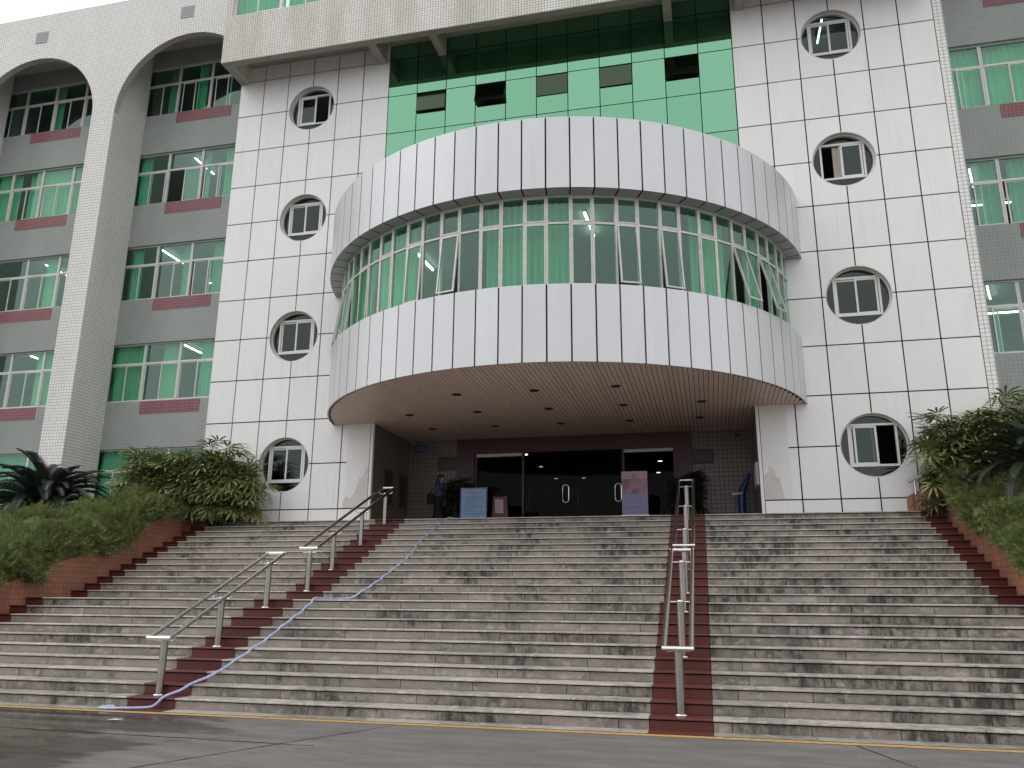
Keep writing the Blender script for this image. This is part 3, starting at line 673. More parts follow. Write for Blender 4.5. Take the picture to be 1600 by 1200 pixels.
# ---- soffit slats and downlights over the entrance
b = MB(); full = 75.0
b.prismz([arcpt(RL-0.05, -full+2*full*i/60) for i in range(61)], SOF+0.045, SOF+0.07, 'joint'); b.box(0.01, RX0-0.01, 0.0, 2.72, SOF+0.046, SOF+0.069, 'joint'); sof = b.build('entrance_ceiling', bld, (CX, CY, SOF))
sx = CX-6.05; SP = 0.1
while sx < CX+6.0:
    xm = sx+SP/2; d2 = (RL-0.045)**2-(max(abs(sx-CX), abs(sx+SP-CX)))**2
    if d2 > 0.05:
        y0 = CY-math.sqrt(d2); y1 = 2.70 if 0.02 < sx and sx+SP < RX0-0.02 else -0.006
        if y1-y0 > 0.05:
            q = MB(); q.box(sx+0.006, sx+SP-0.006, y0, y1, SOF+0.004, SOF+0.022, 'slat'); q.build('slat', sof, (xm, (y0+y1)/2, SOF))
    sx += SP
q = MB(); q.lathe([(0.0, -0.012), (0.05, -0.012), (0.085, -0.006), (0.105, -0.012), (0.11, 0.002)], 0, 0, 'dark', 18); DL = q.mesh('downlight')
for yy, xs in ((-2.55, (3.12, 4.9, 6.69)), (-0.75, (1.345, 3.1, 4.88, 6.67, 8.46)), (1.0, (1.345, 3.09, 4.86, 6.65, 8.4))):
    for xx in xs: link(bpy.data.objects.new('downlight', DL), sof, (xx, yy, SOF+0.002))

# ---- entrance recess
YB = 2.70
for A in ((0.002, 0.06, 0.101, YB), (RX0-0.06, RX0-0.002, 0.101, YB), (0.061, 1.545, YB, YB+0.2), (8.15, RX0-0.061, YB, YB+0.2)):
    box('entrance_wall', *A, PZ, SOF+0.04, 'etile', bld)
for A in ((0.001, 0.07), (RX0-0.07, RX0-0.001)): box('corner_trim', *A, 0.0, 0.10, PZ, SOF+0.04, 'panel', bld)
b = MB()
b.box(1.547, 2.05, YB-0.04, YB+0.25, PZ, SOF+0.04, 'brown'); b.box(7.70, 8.148, YB-0.04, YB+0.25, PZ, SOF+0.04, 'brown'); b.box(2.051, 7.699, YB-0.04, YB+0.25, 5.50, SOF+0.04, 'brown')
b.build('door_surround', bld)
for xx in (2.051, 3.44, 6.25, 7.64): box('door_post', xx, xx+0.059, YB+0.02, YB+0.2, PZ, 5.499, 'sign', bld)
for x0, x1 in ((2.112, 3.438), (6.312, 7.638)):
    box('lintel_bar', x0, x1, YB+0.01, YB+0.08, 5.41, 5.495, 'post', bld); box('glass_screen', x0, x1, YB+0.08, YB+0.095, PZ, 5.408, 'glass_door', bld)
def handle(parent, x, y, zc, L=0.49, wd=0.17):
    q = MB()
    for sg in (-1, 1):
        pts = []
        for t in range(0, 9):
            a = math.pi*t/8; pts.append((x+sg*0.0+wd/2*math.cos(a)*1.0, y-0.06, zc+L/2-wd/2+wd/2*math.sin(a)))
        loop = pts+[(x-wd/2, y-0.06, zc-L/2+wd/2)]+[(x+wd/2*math.cos(math.pi+math.pi*t/8), y-0.06, zc-L/2+wd/2+wd/2*math.sin(math.pi+math.pi*t/8)) for t in range(9)]+[pts[0]]
        if sg > 0: q.tube(loop, 0.014, 'chrome', 8, False)
        q.tube([(x+sg*wd/2, y-0.06, zc+sg*0.12), (x+sg*wd/2, y, zc+sg*0.12)], 0.01, 'chrome', 8)
    return q.build('handle', parent, (x, y, zc))
for x0, x1, hx, yd in ((3.505, 4.868, 4.68, YB+0.09), (4.874, 6.245, 6.13, YB+0.09), (3.3, 4.70, 3.35, 3.85), (4.71, 6.1, 4.77, 3.85)):
    d_ = box('door', x0, x1, yd, yd+0.014, PZ+0.02, 5.45, 'glass_door', bld); handle(d_, hx, yd, 4.32)
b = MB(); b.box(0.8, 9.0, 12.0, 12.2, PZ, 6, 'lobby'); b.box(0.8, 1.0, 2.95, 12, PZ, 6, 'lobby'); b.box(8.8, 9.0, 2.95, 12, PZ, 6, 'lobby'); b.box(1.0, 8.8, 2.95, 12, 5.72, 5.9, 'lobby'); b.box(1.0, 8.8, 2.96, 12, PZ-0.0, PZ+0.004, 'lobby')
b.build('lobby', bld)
b = MB(); b.box(3.6, 5.9, 8.6, 9.2, PZ+0.005, PZ+0.9, 'brown'); b.box(3.5, 6.0, 8.5, 9.3, PZ+0.9, PZ+0.96, 'steel')
tag(b.build('reception_desk', None, (4.7, 8.9, PZ)), 'dark reception desk deep inside the unlit lobby', 'desk')
q = MB(); q.lathe([(0.0, 0.0), (0.055, 0.0), (0.07, 0.004)], 0, 0, 'spot', 14); q.lathe([(0.07, 0.004), (0.09, 0.0), (0.095, 0.012)], 0, 0, 'chrome', 14); LS = q.mesh('lobby_downlight')
lobs = [(3.2, 4.2), (3.2, 6.6), (3.2, 9.4), (4.2, 9.4), (5.9, 8.8), (7.3, 4.1), (7.1, 6.2), (6.9, 8.6), (2.4, 4.3)]
for i, (xx, yy) in enumerate(lobs): link(bpy.data.objects.new('lobby_downlight', LS), bld, (xx, yy, 5.705))
# openings in the left jamb, plates and boxes
for y0, y1 in ((0.88, 1.42), (2.0, 2.5)):
    o = box('notice_case', 0.061, 0.10, y0, y1, 4.0, 4.86, 'sign'); tag(o, 'dark wall notice case on the entrance side wall, '+('nearer the steps' if y0 < 1 else 'farther inside'), 'notice case')
o = box('wall_box', 9.63, 9.688, 0.45, 1.30, 4.15, 4.68, 'white'); tag(o, 'white metal box on the right wall of the entrance', 'box')
def plate(x0, x1, z0, z1, mat, label, cat='sign', y=YB):
    q = MB(); q.box(x0, x1, y-0.03, y-0.002, z0, z1, mat); frame_bars(q, x0-0.01, x1+0.01, z0-0.01, z1+0.01, y-0.036, y-0.0305, 0.02, 'dark'); tag(q.build('wall_sign', None, ((x0+x1)/2, y, z0)), label, cat)
plate(0.985, 1.50, 5.075, 5.44, 'sign', 'dark brown name plate on tiles left of the doors')
plate(8.18, 8.67, 5.065, 5.405, 'sign', 'dark brown name plate on tiles right of the doors', y=YB-0.04)
plate(0.25, 0.62, 5.605, 5.795, 'frame_bl', 'small blue plate high in the left entrance corner')
def cctv(x, z, d, label):
    q = MB(); q.tube([(x, YB, z+0.05), (x, YB-0.1, z+0.05), (x, YB-0.14, z)], 0.012, 'white', 8); q.tube([(x, YB-0.1, z), (x+d*0.06, YB-0.3, z-0.05)], 0.035, 'dark', 10); tag(q.build('security_camera', None, (x, YB, z)), label, 'camera')
cctv(0.2, 5.83, 1, 'small security camera in the upper left entrance corner'); cctv(9.35, 5.75, -1, 'small security camera in the upper right entrance corner')

# ================================================================= WINGS
YG, YA, PITCH = 3.0, 1.45, 6.30
SILL, HEAD, TRAN = 14.91-3.6*3, 16.93-3.6*3, 16.24-3.6*3        # ground floor values, +3.6 per storey
def arch_wall(name, parent, xs0, xs1, centers, top, zbot=0.0):
    pts = [(xs1, zbot), (xs1, top), (xs0, top), (xs0, zbot)]
    for c in sorted(centers):
        pts += [(c-2.7, zbot), (c-2.7, 17.75)]
        pts += [(c-2.7*math.cos(math.pi*i/32), 17.75+2.7*math.sin(math.pi*i/32)) for i in range(1, 32)]
        pts += [(c+2.7, 17.75), (c+2.7, zbot)]
    pts = pts[::-1] if False else pts
    q = MB(); q.prism(pts, YA, YA+0.22, 'wtile'); o = q.build(name, parent, ((xs0+xs1)/2, YA, 0), recalc=True)
    edges = [xs0]+[v for c in sorted(centers) for v in (c-2.7, c+2.7)]+[xs1]
    for i in range(0, len(edges), 2):
        if edges[i+1]-edges[i] > 0.05: box('pillar_fin', edges[i], edges[i+1], YA+0.221, YG-0.002, zbot, 21.199, 'wtile', o)
    box('arcade_ceiling', xs0, xs1, YA+0.221, YG-0.003, 21.20, 21.4, 'plaster', o)
    q = MB()                                                     # plastered reveal of each arch
    for c in centers:
        A = [math.pi*i/32 for i in range(33)]
        q.grid([[(c-2.696*math.cos(t), YA+0.01, 17.75+2.696*math.sin(t)) for t in A], [(c-2.696*math.cos(t), YA+0.21, 17.75+2.696*math.sin(t)) for t in A]], 'plaster')
    q.build('arch_reveal', o, ((xs0+xs1)/2, YA, 17.75))
    return o
TUBE = MB(); TUBE.box(-0.6, 0.6, -0.018, 0.018, -0.018, 0.018, 'tube'); TUBE.box(-0.62, 0.62, -0.03, 0.03, 0.0185, 0.05, 'white'); TUBEM = TUBE.mesh('tube_light')
FLOORN = ('ground', 'first', 'second', 'third', 'fourth')
def tube_light(x, y, z, rot, label):
    o = link(bpy.data.objects.new('tube_light', TUBEM), None, (x, y, z)); o.rotation_euler = (0, 0, rot); tag(o, label, 'ceiling light', 'lit tube lights inside the rooms'); return o

def wing(name, label, x0, x1, mull0, bars, seed, openset, arch):
    r_ = random.Random(seed)
    wg = empty(name, ((x0+x1)/2, YG, 0), label, 'building')
    arch_wall('arcade', wg, *arch)
    for k in range(5):
        zs, zh, zt = SILL+3.6*k, HEAD+3.6*k, TRAN+3.6*k
        lo = zh-3.6 if k else 0.0
        box('spandrel', x0, x1, YG, YG+0.28, lo, zs, 'gtile', wg)
        box('floor_slab', x0, x1, YG+0.281, 9.0, zs-1.25, zs-0.85, 'room', wg)
        x = mull0; i = 0
        while x < x1-0.1:
            window_unit(wg, x+0.004, 1.342, YG+0.10, zs+0.001, zh-0.001, zt, 'glass', openset.get((k, i), (0, 0))); x += 1.35; i += 1
        for bx0 in bars: box('red_tile_bar', bx0, bx0+2.22, YG-0.012, YG-0.001, zs-0.44, zs-0.025, 'rtile', wg)
    box('spandrel', x0, x1, YG, YG+0.28, HEAD+14.4, 22.0, 'gtile', wg)
    box('roof_slab', x0, x1, YG-0.01, 9.0, 22.01, 22.2, 'concrete', wg)
    box('back_wall', x0, x1, 9.001, 9.2, 0, 22.2, 'room', wg)
    x = x0
    for xw in (x0, x1-0.2): box('side_wall', xw, xw+0.2, YG+0.282, 9.0, 0, 22.0, 'room', wg)
    return wg
lw = wing('left_wing', 'grey tiled classroom wing with white tiled arches left of the panels', -24.0, -4.96, -24.51+1.35*0+0.45*0, (-15.84, -9.53, -22.14), 3,
          {(3, 11): (1, 0), (3, 12): (0.12, 0), (3, 7): (0.1, 0.0), (2, 12): (0.12, 0), (4, 11): (0.2, 0), (4, 12): (0.2, 0), (3, 10): (0, 0.1)},
          (-24.0, -4.98, (-20.73, -14.43, -8.13), 22.27))
rw = wing('right_wing', 'grey tiled classroom wing right of the panelled facade', 14.93, 24.0, 16.71-1.35, (16.97,), 5,
          {(2, 0): (0.3, 0), (3, 0): (0.25, 0), (1, 0): (0.2, 0), (2, 1): (0.12, 0)}, (14.95, 24.0, (17.88,), 22.27))
# vents in the spandrel of the arches and roof rail
for vx in (-14.45, -8.37):
    q = MB(); q.box(vx-0.26, vx+0.26, YA-0.008, YA-0.0005, 21.1, 21.6, 'grille')
    for j in range(5): q.box(vx-0.24, vx+0.24, YA-0.012, YA-0.0085, 21.13+j*0.095, 21.18+j*0.095, 'grille')
    q.build('vent_cover', lw)
q = MB(); q.tube([(-24, 1.75, 22.60), (-5.2, 1.75, 22.60)], 0.02, 'steel', 8)
for i in range(13): q.tube([(-23.8+1.5*i, 1.75, 22.27), (-23.8+1.5*i, 1.75, 22.6)], 0.018, 'steel', 8)
tag(q.build('roof_railing', None, (-14.5, 1.75, 22.27)), 'thin metal railing along the left wing roof edge', 'railing')

# curtains and lights in the classrooms
def cl(x0, x1, k, pos): curtain('curtain', x0, x1, YG+0.34, SILL+3.6*k-0.1, HEAD+3.6*k+0.05, f'green curtain {pos}', group='green curtains in the classroom windows')
right_bay = 'beside the panels'
for k, segs in ((3, ((-11.0, -10.55, 'at left edge of'), (-8.3, -8.1, 'beside the mullion of'), (-7.55, -7.2, 'at right edge of'))), (2, ((-10.8, -10.4, 'at left edge of'), (-8.75, -8.4, 'in the middle of'), (-7.6, -7.1, 'at right edge of'))),
                (1, ((-11.0, -9.75, 'filling the left third of'), (-9.1, -8.4, 'in the middle of'), (-7.65, -7.1, 'at right edge of'))), (0, ((-11.0, -8.9, 'drawn across'),)), (4, ((-10.2, -9.8, 'at left of'), (-9.0, -8.6, 'in the middle of')))):
    for a, e, p_ in segs: cl(a, e, k, f'{p_} the {FLOORN[k]} floor window {right_bay}')
for k, segs in ((3, ((-17.6, -16.2, 'at left of'), (-15.8, -13.2, 'drawn across'))), (2, ((-14.45, -13.9, 'at right of'),)), (1, ((-17.4, -15.9, 'at left of'), (-14.2, -13.3, 'at right of'))), (0, ((-17.6, -13.3, 'drawn across'),)), (4, ((-15.4, -14.9, 'bunched in'),))):
    for a, e, p_ in segs: cl(a, e, k, f'{p_} the {FLOORN[k]} floor window of leftmost bay')
for k, segs in ((3, ((15.6, 18.6),)), (2, ((16.3, 16.75), (17.0, 18.6))), (1, ())):
    for a, e in segs: cl(a, e, k, f'{"left part" if a < 16.9 else "right part"} of the {FLOORN[k]} floor window of right wing')
for k, xs in ((3, (-9.3, -7.6)), (2, (-10.2, -7.9)), (1, (-9.0, -7.4))):
    z = SILL+3.6*(k+1)-1.25-0.07
    for j, xx in enumerate(xs):
        tube_light(xx, 4.6+0.2*j, z, R(90), f'lit {("left", "right")[j]} tube light behind {FLOORN[k]} floor window {right_bay}')
        tube_light(xx+0.4, 7.2, z, 0, f'lit crosswise {("left", "right")[j]} tube light deep behind {FLOORN[k]} floor window {right_bay}')
for k in (2, 1):
    z = SILL+3.6*(k+1)-1.25-0.07
    tube_light(-15.4, 4.8, z, R(90), f'lit tube light near the glass, {FLOORN[k]} floor window of leftmost bay')
    tube_light(-15.9, 7.0, z, 0, f'lit crosswise tube light deep inside, {FLOORN[k]} floor window of leftmost bay')
for k in (2, 1):
    z = SILL+3.6*(k+1)-1.25-0.07
    tube_light(16.55, 4.7, z, R(70), f'lit tube light near the glass, {FLOORN[k]} floor window of right wing')
    tube_light(17.6, 6.6, z, 0, f'lit crosswise tube light deep inside, {FLOORN[k]} floor window of right wing')
for xx, yy, rz, l_ in ((2.0, -1.9, R(88), 'lit tube light left of centre behind the drum glass'), (6.25, -3.0, R(88), 'lit tube light right of centre behind the drum glass'), (4.2, 1.5, 0, 'lit tube light deep in the middle of the drum room')):
    tube_light(xx, yy, 9.54, rz, l_)
for r, xx, yy, l_ in ((0, LX0+3*PW+0.5, 1.6, 'lit tube light behind the uppermost left round window'), (6, RX0+3*PW-0.3, 2.2, 'lit tube light behind the third right round window from the top'), (0, RX0+3*PW+0.1, 1.9, 'lit tube light behind the uppermost right round window')):
    tube_light(xx, yy, ROW(r-1.5)-0.22, R(90), l_)

# ================================================================= PLANTERS
def planter(name, sx, label, s):
    """s=-1: left of the steps (wall faces +X), s=+1: right"""
    xw = sx; xo = sx+s*0.22
    p = empty(name, (xw+s*1.5, -4, 0), label, 'planter')
    prof = [(-0.43, 4.0), (-3.95, 2.48), (-5.15, 2.12), (-6.4, 1.66), (-9.6, 0.35)]
    q = MB()
    A = [(xw, y, 0) for y, z in prof]; B = [(xw, y, z) for y, z in prof]; C_ = [(xo, y, z) for y, z in prof]; D_ = [(xo, y, 0) for y, z in prof]
    q.grid([A, B, C_, D_], 'brick', False)
    q.poly([A[-1], B[-1], C_[-1], D_[-1]], 'brick')
    # return wall to the facade
    ex = -2.97 if s < 0 else 12.74
    a0, a1 = Vector((xw, -0.43, 0)), Vector((ex, -0.012, 0)); off = Vector((s*0.03, 0.2, 0))
    t0, t1 = a0+Vector((0, 0, 4.0)), a1+Vector((0, 0, 3.735))
    lo0, lo1 = a0+Vector((0, 0, PZ-0.2)), a1+Vector((0, 0, PZ-0.2))
    b0, b1 = t0+off, t1+Vector((0, 0.01, 0))
    q.poly([lo0, lo1, t1, t0], 'brick'); q.poly([t0, t1, b1, b0], 'brick')
    q.build('planter_wall', p, (xw, -4, 0), recalc=True)
    # coping course, proud of the wall
    q = MB(); e = 0.012
    for (ya, za), (yb, zb) in zip(prof[:-1], prof[1:]):
        q.grid([[(xw-s*e, ya, za-0.10), (xw-s*e, yb, zb-0.10)], [(xw-s*e, ya, za+0.012), (xw-s*e, yb, zb+0.012)], [(xo+s*e, ya, za+0.012), (xo+s*e, yb, zb+0.012)]], 'brick', False)
    q.build('coping', p, (xw, -4, 0), recalc=True)
    # soil
    q = MB(); rows = []
    for y, z in [(-0.05, 3.92)]+prof: rows.append([(xo-s*0.1+s*t*1.0, y, z-0.16-0.42*max(0, t-1.2)+0.06*math.sin(t*2+y)) for t in (0, 0.8, 1.6, 2.6, 4, 6, 9)])
    q.grid(rows, 'soil')
    zq = 3.80
    q.poly([(xw+s*0.05, -0.40, zq), (xw+s*0.05, -0.01, zq), (ex+s*0.4, -0.01, zq-0.12)], 'soil')
    q.build('soil', p, (xw+s*2, -4, 0))
    return p, prof
plL, prof = planter('planter', SX0, 'terracotta tiled sloping planter left of the steps', -1)
plR, _ = planter('planter', SX1, 'terracotta tiled sloping planter right of the steps', 1)
def wall_top(y):
    for (ya, za), (yb, zb) in zip(prof[:-1], prof[1:]):
        if yb <= y <= ya: return za+(zb-za)*(y-ya)/(yb-ya)
    return 4.0 if y > -0.43 else 0.4

# ---- fern ground cover
def ground_cover(s, sx, y0, y1, wd, label, seed, n, hump, spill=0.16):
    r_ = random.Random(seed); q = MB(); mats = ('fern', 'fern_y', 'cane')
    lumps = [(r_.uniform(-0.1, wd), r_.uniform(y0, y1), r_.uniform(0.22, 0.6), r_.uniform(0.12, 0.46)) for _ in range(64)]
    def surf(t, y):
        h = 0.10+hump(t, y)
        for lx, ly, lr, lh in lumps:
            d = ((t-lx)**2+(y-ly)**2)/(lr*lr)
            if d < 1: h = max(h, 0.10+hump(t, y)+lh*(1-d)**0.5)
        return wall_top(y)+h-max(0, -t)*1.8
    # dense inner mound
    rows = []
    ny = int((y1-y0)/0.12)
    for i in range(ny+1):
        y = y0+(y1-y0)*i/ny
        rows.append([(sx+s*0.03, y, wall_top(y)-0.25)]+[(sx+s*t, y, surf(t, y)-0.10) for t in [0.03+(wd-0.03)*j/14 for j in range(15)]]+[(sx+s*wd, y, wall_top(y)-1.5)])
    q.grid(rows, 'fern')
    for _ in range(n):
        y = r_.uniform(y0, y1); t = r_.uniform(-spill, wd) if r_.random() < 0.6 else r_.uniform(-spill, 0.5)
        z = surf(max(t, -0.02), y)+(min(0, t)*2.2*r_.random())-r_.uniform(0, 0.08)
        base = Vector((sx+s*t, y, z)); lean = Vector((-s*(0.9 if t < 0.15 else 0.15)+r_.uniform(-0.7, 0.7), r_.uniform(-0.9, 0.5), 1.0 if t > 0.1 else r_.uniform(-0.6, 0.6))).normalized()
        L = r_.uniform(0.10, 0.27); u_ = r_.random(); mt = mats[2] if u_ < 0.05 else (mats[1] if u_ < 0.27 else mats[0])
        side = lean.cross(Vector((r_.uniform(-1, 1), r_.uniform(-1, 1), r_.uniform(-1, 1)))).normalized()
        tip = base+lean*L+Vector((0, 0, -0.03))
        for f in (0.35, 0.6, 0.85, 1.0):                     # feathery side leaflets along the sprig
            c = base+lean*L*f
            for sg in (-1, 1):
                e = c+side*sg*L*0.42*(1.15-f*0.7)+lean*L*0.22
                w_ = lean*0.011
                q.poly([c-w_, e, c+w_], mt)
    o = q.build('ground_cover', None, (sx+s*wd/2, (y0+y1)/2, wall_top((y0+y1)/2)))
    tag(o, label, 'ground cover', kind='stuff'); return o
ground_cover(-1, SX0-0.02, -6.9, -1.2, 4.4, 'feathery green fern spilling over the left planter wall', 21, 15000, lambda t, y: (0.02+0.16*min(1, max(0, t))-0.42*max(0, t-1.3)) if y > -3.1 else (-0.06+0.42*min(1, max(0, t))-0.14*max(0, t-1.6)), 0.10)
ground_cover(1, SX1+0.02, -6.3, -0.95, 3.0, 'feathery green fern filling the right planter', 22, 13000, lambda t, y: -0.10+0.30*min(1, max(0, t-0.1))-0.22*max(0, t-1.5), 0.03)

# ---- sago palms
def frond_mesh(L, droop, seed):
    r_ = random.Random(seed); q = MB(); n = 16; P = []; D = []
    ang = R(62); x = z = 0.0
    for i in range(n+1):
        P.append(Vector((x, 0, z))); D.append(Vector((math.cos(ang), 0, math.sin(ang)))); x += math.cos(ang)*L/n; z += math.sin(ang)*L/n; ang -= R(droop)/n*(0.5+i/n)
    q.tube(P, [0.016*(1-0.8*i/n) for i in range(n+1)], 'sago', 5, False)
    m = 54
    for i in range(4, m+1):
        f = i/m*n; k = min(int(f), n-1); u = f-k; c = P[k].lerp(P[k+1], u); d = D[k]
        l_ = L*0.145*math.sin(math.pi*min(1, 0.12+0.86*i/m))**0.6*r_.uniform(0.92, 1.05)
        up_ = Vector((-d.z, 0, d.x))
        for sg in (-1, 1):
            e = c+d*l_*0.62+Vector((0, sg, 0))*l_*0.80+up_*l_*0.22
            mid = c.lerp(e, 0.5)+up_*l_*0.07; wv = d*0.0085*L
            q.poly([c-wv, mid-wv, e, mid+wv, c+wv], 'sago')
    return q.mesh('frond')
FR = [frond_mesh(1.0, 95, 1), frond_mesh(1.0, 120, 2), frond_mesh(1.0, 75, 3)]
def sago(loc, size, label, seed, n=44):
    r_ = random.Random(seed); t = empty('sago_palm', loc, label, 'palm', 'sago palms in the planters'); loc = Vector(loc)
    q = MB(); q.lathe([(0.15*size, -0.25), (0.17*size, 0.1), (0.15*size, 0.28), (0.06*size, 0.40), (0.0, 0.42)], loc.x, loc.y, 'cane', 14)
    q.v = [(x, y, z+loc.z) for x, y, z in q.v]; q.build('trunk', t, loc)
    for i in range(n):
        f = i/n; o = link(bpy.data.objects.new('frond', FR[r_.randrange(3)]), t, loc+Vector((0, 0, 0.32)))
        o.rotation_euler = (r_.uniform(-0.15, 0.15), R(-28+66*f+r_.uniform(-8, 8)), i*2.39996+r_.uniform(-0.2, 0.2)); k = size*r_.uniform(0.88, 1.1); o.scale = (k, k, k)
    return t
sago((-7.45, -2.6, 3.12), 1.75, 'dark green sago palm in the left planter', 4, 84)
sago((14.65, -2.6, 3.35), 1.6, 'dark green sago palm in the right planter', 5, 70)

# ---- lady palms
def lady_leaf(seed, mt='lady'):
    r_ = random.Random(seed); q = MB(); n = r_.choice((7, 8, 9))
    for i in range(n):
        a = R(-95+190*i/(n-1)+r_.uniform(-5, 5)); l_ = (0.9+0.25*math.cos(a))*r_.uniform(0.88, 1.06); wv = 0.07
        d = Vector((math.cos(a), math.sin(a), 0)); s_ = Vector((-d.y, d.x, 0))
        p0 = d*0.06; p1 = d*l_*0.45+Vector((0, 0, 0.05)); p2 = d*l_*0.85+Vector((0, 0, -0.06)); p3 = d*l_+Vector((0, 0, -0.16))
        q.poly([p0, p1-s_*wv, p1+s_*wv], mt); q.poly([p1-s_*wv, p2-s_*wv*0.8, p2+s_*wv*0.8, p1+s_*wv], mt); q.poly([p2-s_*wv*0.8, p3, p2+s_*wv*0.8], mt)
    q.tube([(0, 0, 0), (-0.35, 0, -0.12), (-0.7, 0, -0.45)], 0.012, mt, 4, False)
    return q.mesh('leaf')
LL = [lady_leaf(i) for i in range(5)]; LD = [lady_leaf(i, 'sago') for i in range(5)]
def lady(loc, ex, ey, ez, label, seed, n, size, fill=0, cut=None, name='lady_palm', cat='shrub', LL=LL):
    r_ = random.Random(seed); t = empty(name, loc, label, cat); loc = Vector(loc)
    for i in range(max(6, n//14)):
        bx = loc+Vector((r_.uniform(-0.8, 0.8)*ex, r_.uniform(-0.5, 0.5)*ey, 0)); q = MB()
        q.tube([bx, bx+Vector((r_.uniform(-0.2, 0.2), r_.uniform(-0.15, 0.1), ez*r_.uniform(0.4, 0.7)))], 0.014, 'cane', 5, False); q.build('stem', t, bx)
    def spot(inner):
        while True:
            d = Vector((r_.gauss(0, 1), r_.gauss(0, 1), abs(r_.gauss(0, 1))-0.15)).normalized()
            if not inner and d.y > 0.15 and r_.random() < 0.75: continue
            rr = r_.uniform(0.35, 0.8) if inner else r_.uniform(0.72, 1.0)
            rr *= 0.92+0.12*math.sin(d.x*7+seed)+0.05*math.sin(d.z*11)
            pw = lambda v: math.copysign(abs(v)**0.72, v)
            wpt = loc+Vector((pw(d.x)*ex*rr, pw(d.y)*ey*rr, pw(d.z)*ez*rr+0.12))
            if cut and cut(wpt): continue
            out = Vector((d.x/ex, d.y/ey*0.8, 0)).normalized()
            az = math.atan2(out.y, out.x)+r_.uniform(-0.7, 0.7); k = size*r_.uniform(0.75, 1.15)
            return wpt, (r_.uniform(-0.5, 0.5), R(r_.uniform(-35, 30))+(0.45 if d.z < 0.35 else 0.0), az), k
    for i in range(n):
        wpt, rot_, k = spot(False)
        o = link(bpy.data.objects.new('leaf', LL[r_.randrange(5)]), t, wpt); o.rotation_euler = rot_; o.scale = (k, k, k)
    if fill:
        from mathutils import Euler
        q = MB()
        for i in range(fill):
            wpt, rot_, k = spot(True); me = LL[r_.randrange(5)]; mw = Matrix.Translation(wpt) @ Euler(rot_).to_matrix().to_4x4() @ Matrix.Scale(k, 4)
            vv = [mw @ v_.co for v_ in me.vertices]
            for pl in me.polygons: q.poly([vv[j] for j in pl.vertices], 'lady' if name == 'lady_palm' else 'sago')
        q.build('inner_foliage', t, loc)['kind'] = 'stuff'
    return t
lady((-4.62, -0.74, 3.70), 2.35, 0.62, 1.72, 'big yellow green lady palm clump left of the steps', 31, 298, 0.40, fill=850, cut=lambda p: p.y > -0.2 and p.x > -5.2)
lady((14.42, -0.72, 3.60), 1.62, 0.58, 2.2, 'dense lady palm clump right of the steps', 32, 290, 0.38, fill=700, cut=lambda p: p.y > -0.2 and p.x < 15.0)
# pale feathery shrub behind the right lady palm
r_ = random.Random(9); q = MB()
for i in range(900):
    p0 = Vector((15.5+r_.gauss(0, 0.45), -0.1+r_.gauss(0, 0.3), 4.2+r_.random()*1.45)); d = Vector((r_.uniform(-1, 1), r_.uniform(-1, 0.6), r_.uniform(0.2, 1.2))).normalized(); s_ = d.cross(Vector((0, 0.3, 1))).normalized()*0.006
    q.poly([p0-s_, p0+d*0.4, p0+s_], 'fern_y')
o = q.build('foliage'); tg = empty('feathery_shrub', (15.5, -0.1, 3.9), 'pale feathery shrub behind the right lady palm', 'shrub'); o.parent = tg; o.location = -Vector((15.5, -0.1, 3.9))
q = MB(); q.tube([(15.5, -0.1, 3.3), (15.5, -0.1, 4.6)], 0.03, 'cane', 6); o = q.build('stem'); o.parent = tg; o.location = -Vector((15.5, -0.1, 3.9))

# ---- small rails on the planters
def planter_rail(pts, posts, label):
    t = empty('planter_rail', pts[0], label, 'railing'); q = MB(); q.tube(pts, 0.035, 'steel', 10); q.build('rail', t, pts[0])
    for p_, q_ in posts: z = MB(); z.tube([p_, q_], 0.02, 'steel', 8); z.build('post', t, p_)
planter_rail([(-4.72, -0.50, 4.33), (-4.72, -1.95, 3.80), (-4.72, -2.6, 3.55)], [((-4.70, -0.52, 3.98), (-4.72, -0.52, 4.33)), ((-4.72, -2.3, 3.1), (-4.72, -2.3, 3.66))], 'short steel rail on the left planter below the palms')
planter_rail([(12.78, -0.13, 4.05), (13.46, -0.62, 4.34), (13.46, -2.2, 3.75)], [((12.9, -0.2, 3.76), (12.9, -0.2, 4.09)), ((13.15, -0.36, 3.85), (13.15, -0.36, 4.2)), ((13.44, -0.62, 3.93), (13.46, -0.62, 4.34))], 'short steel rail on the right planter below the palms')

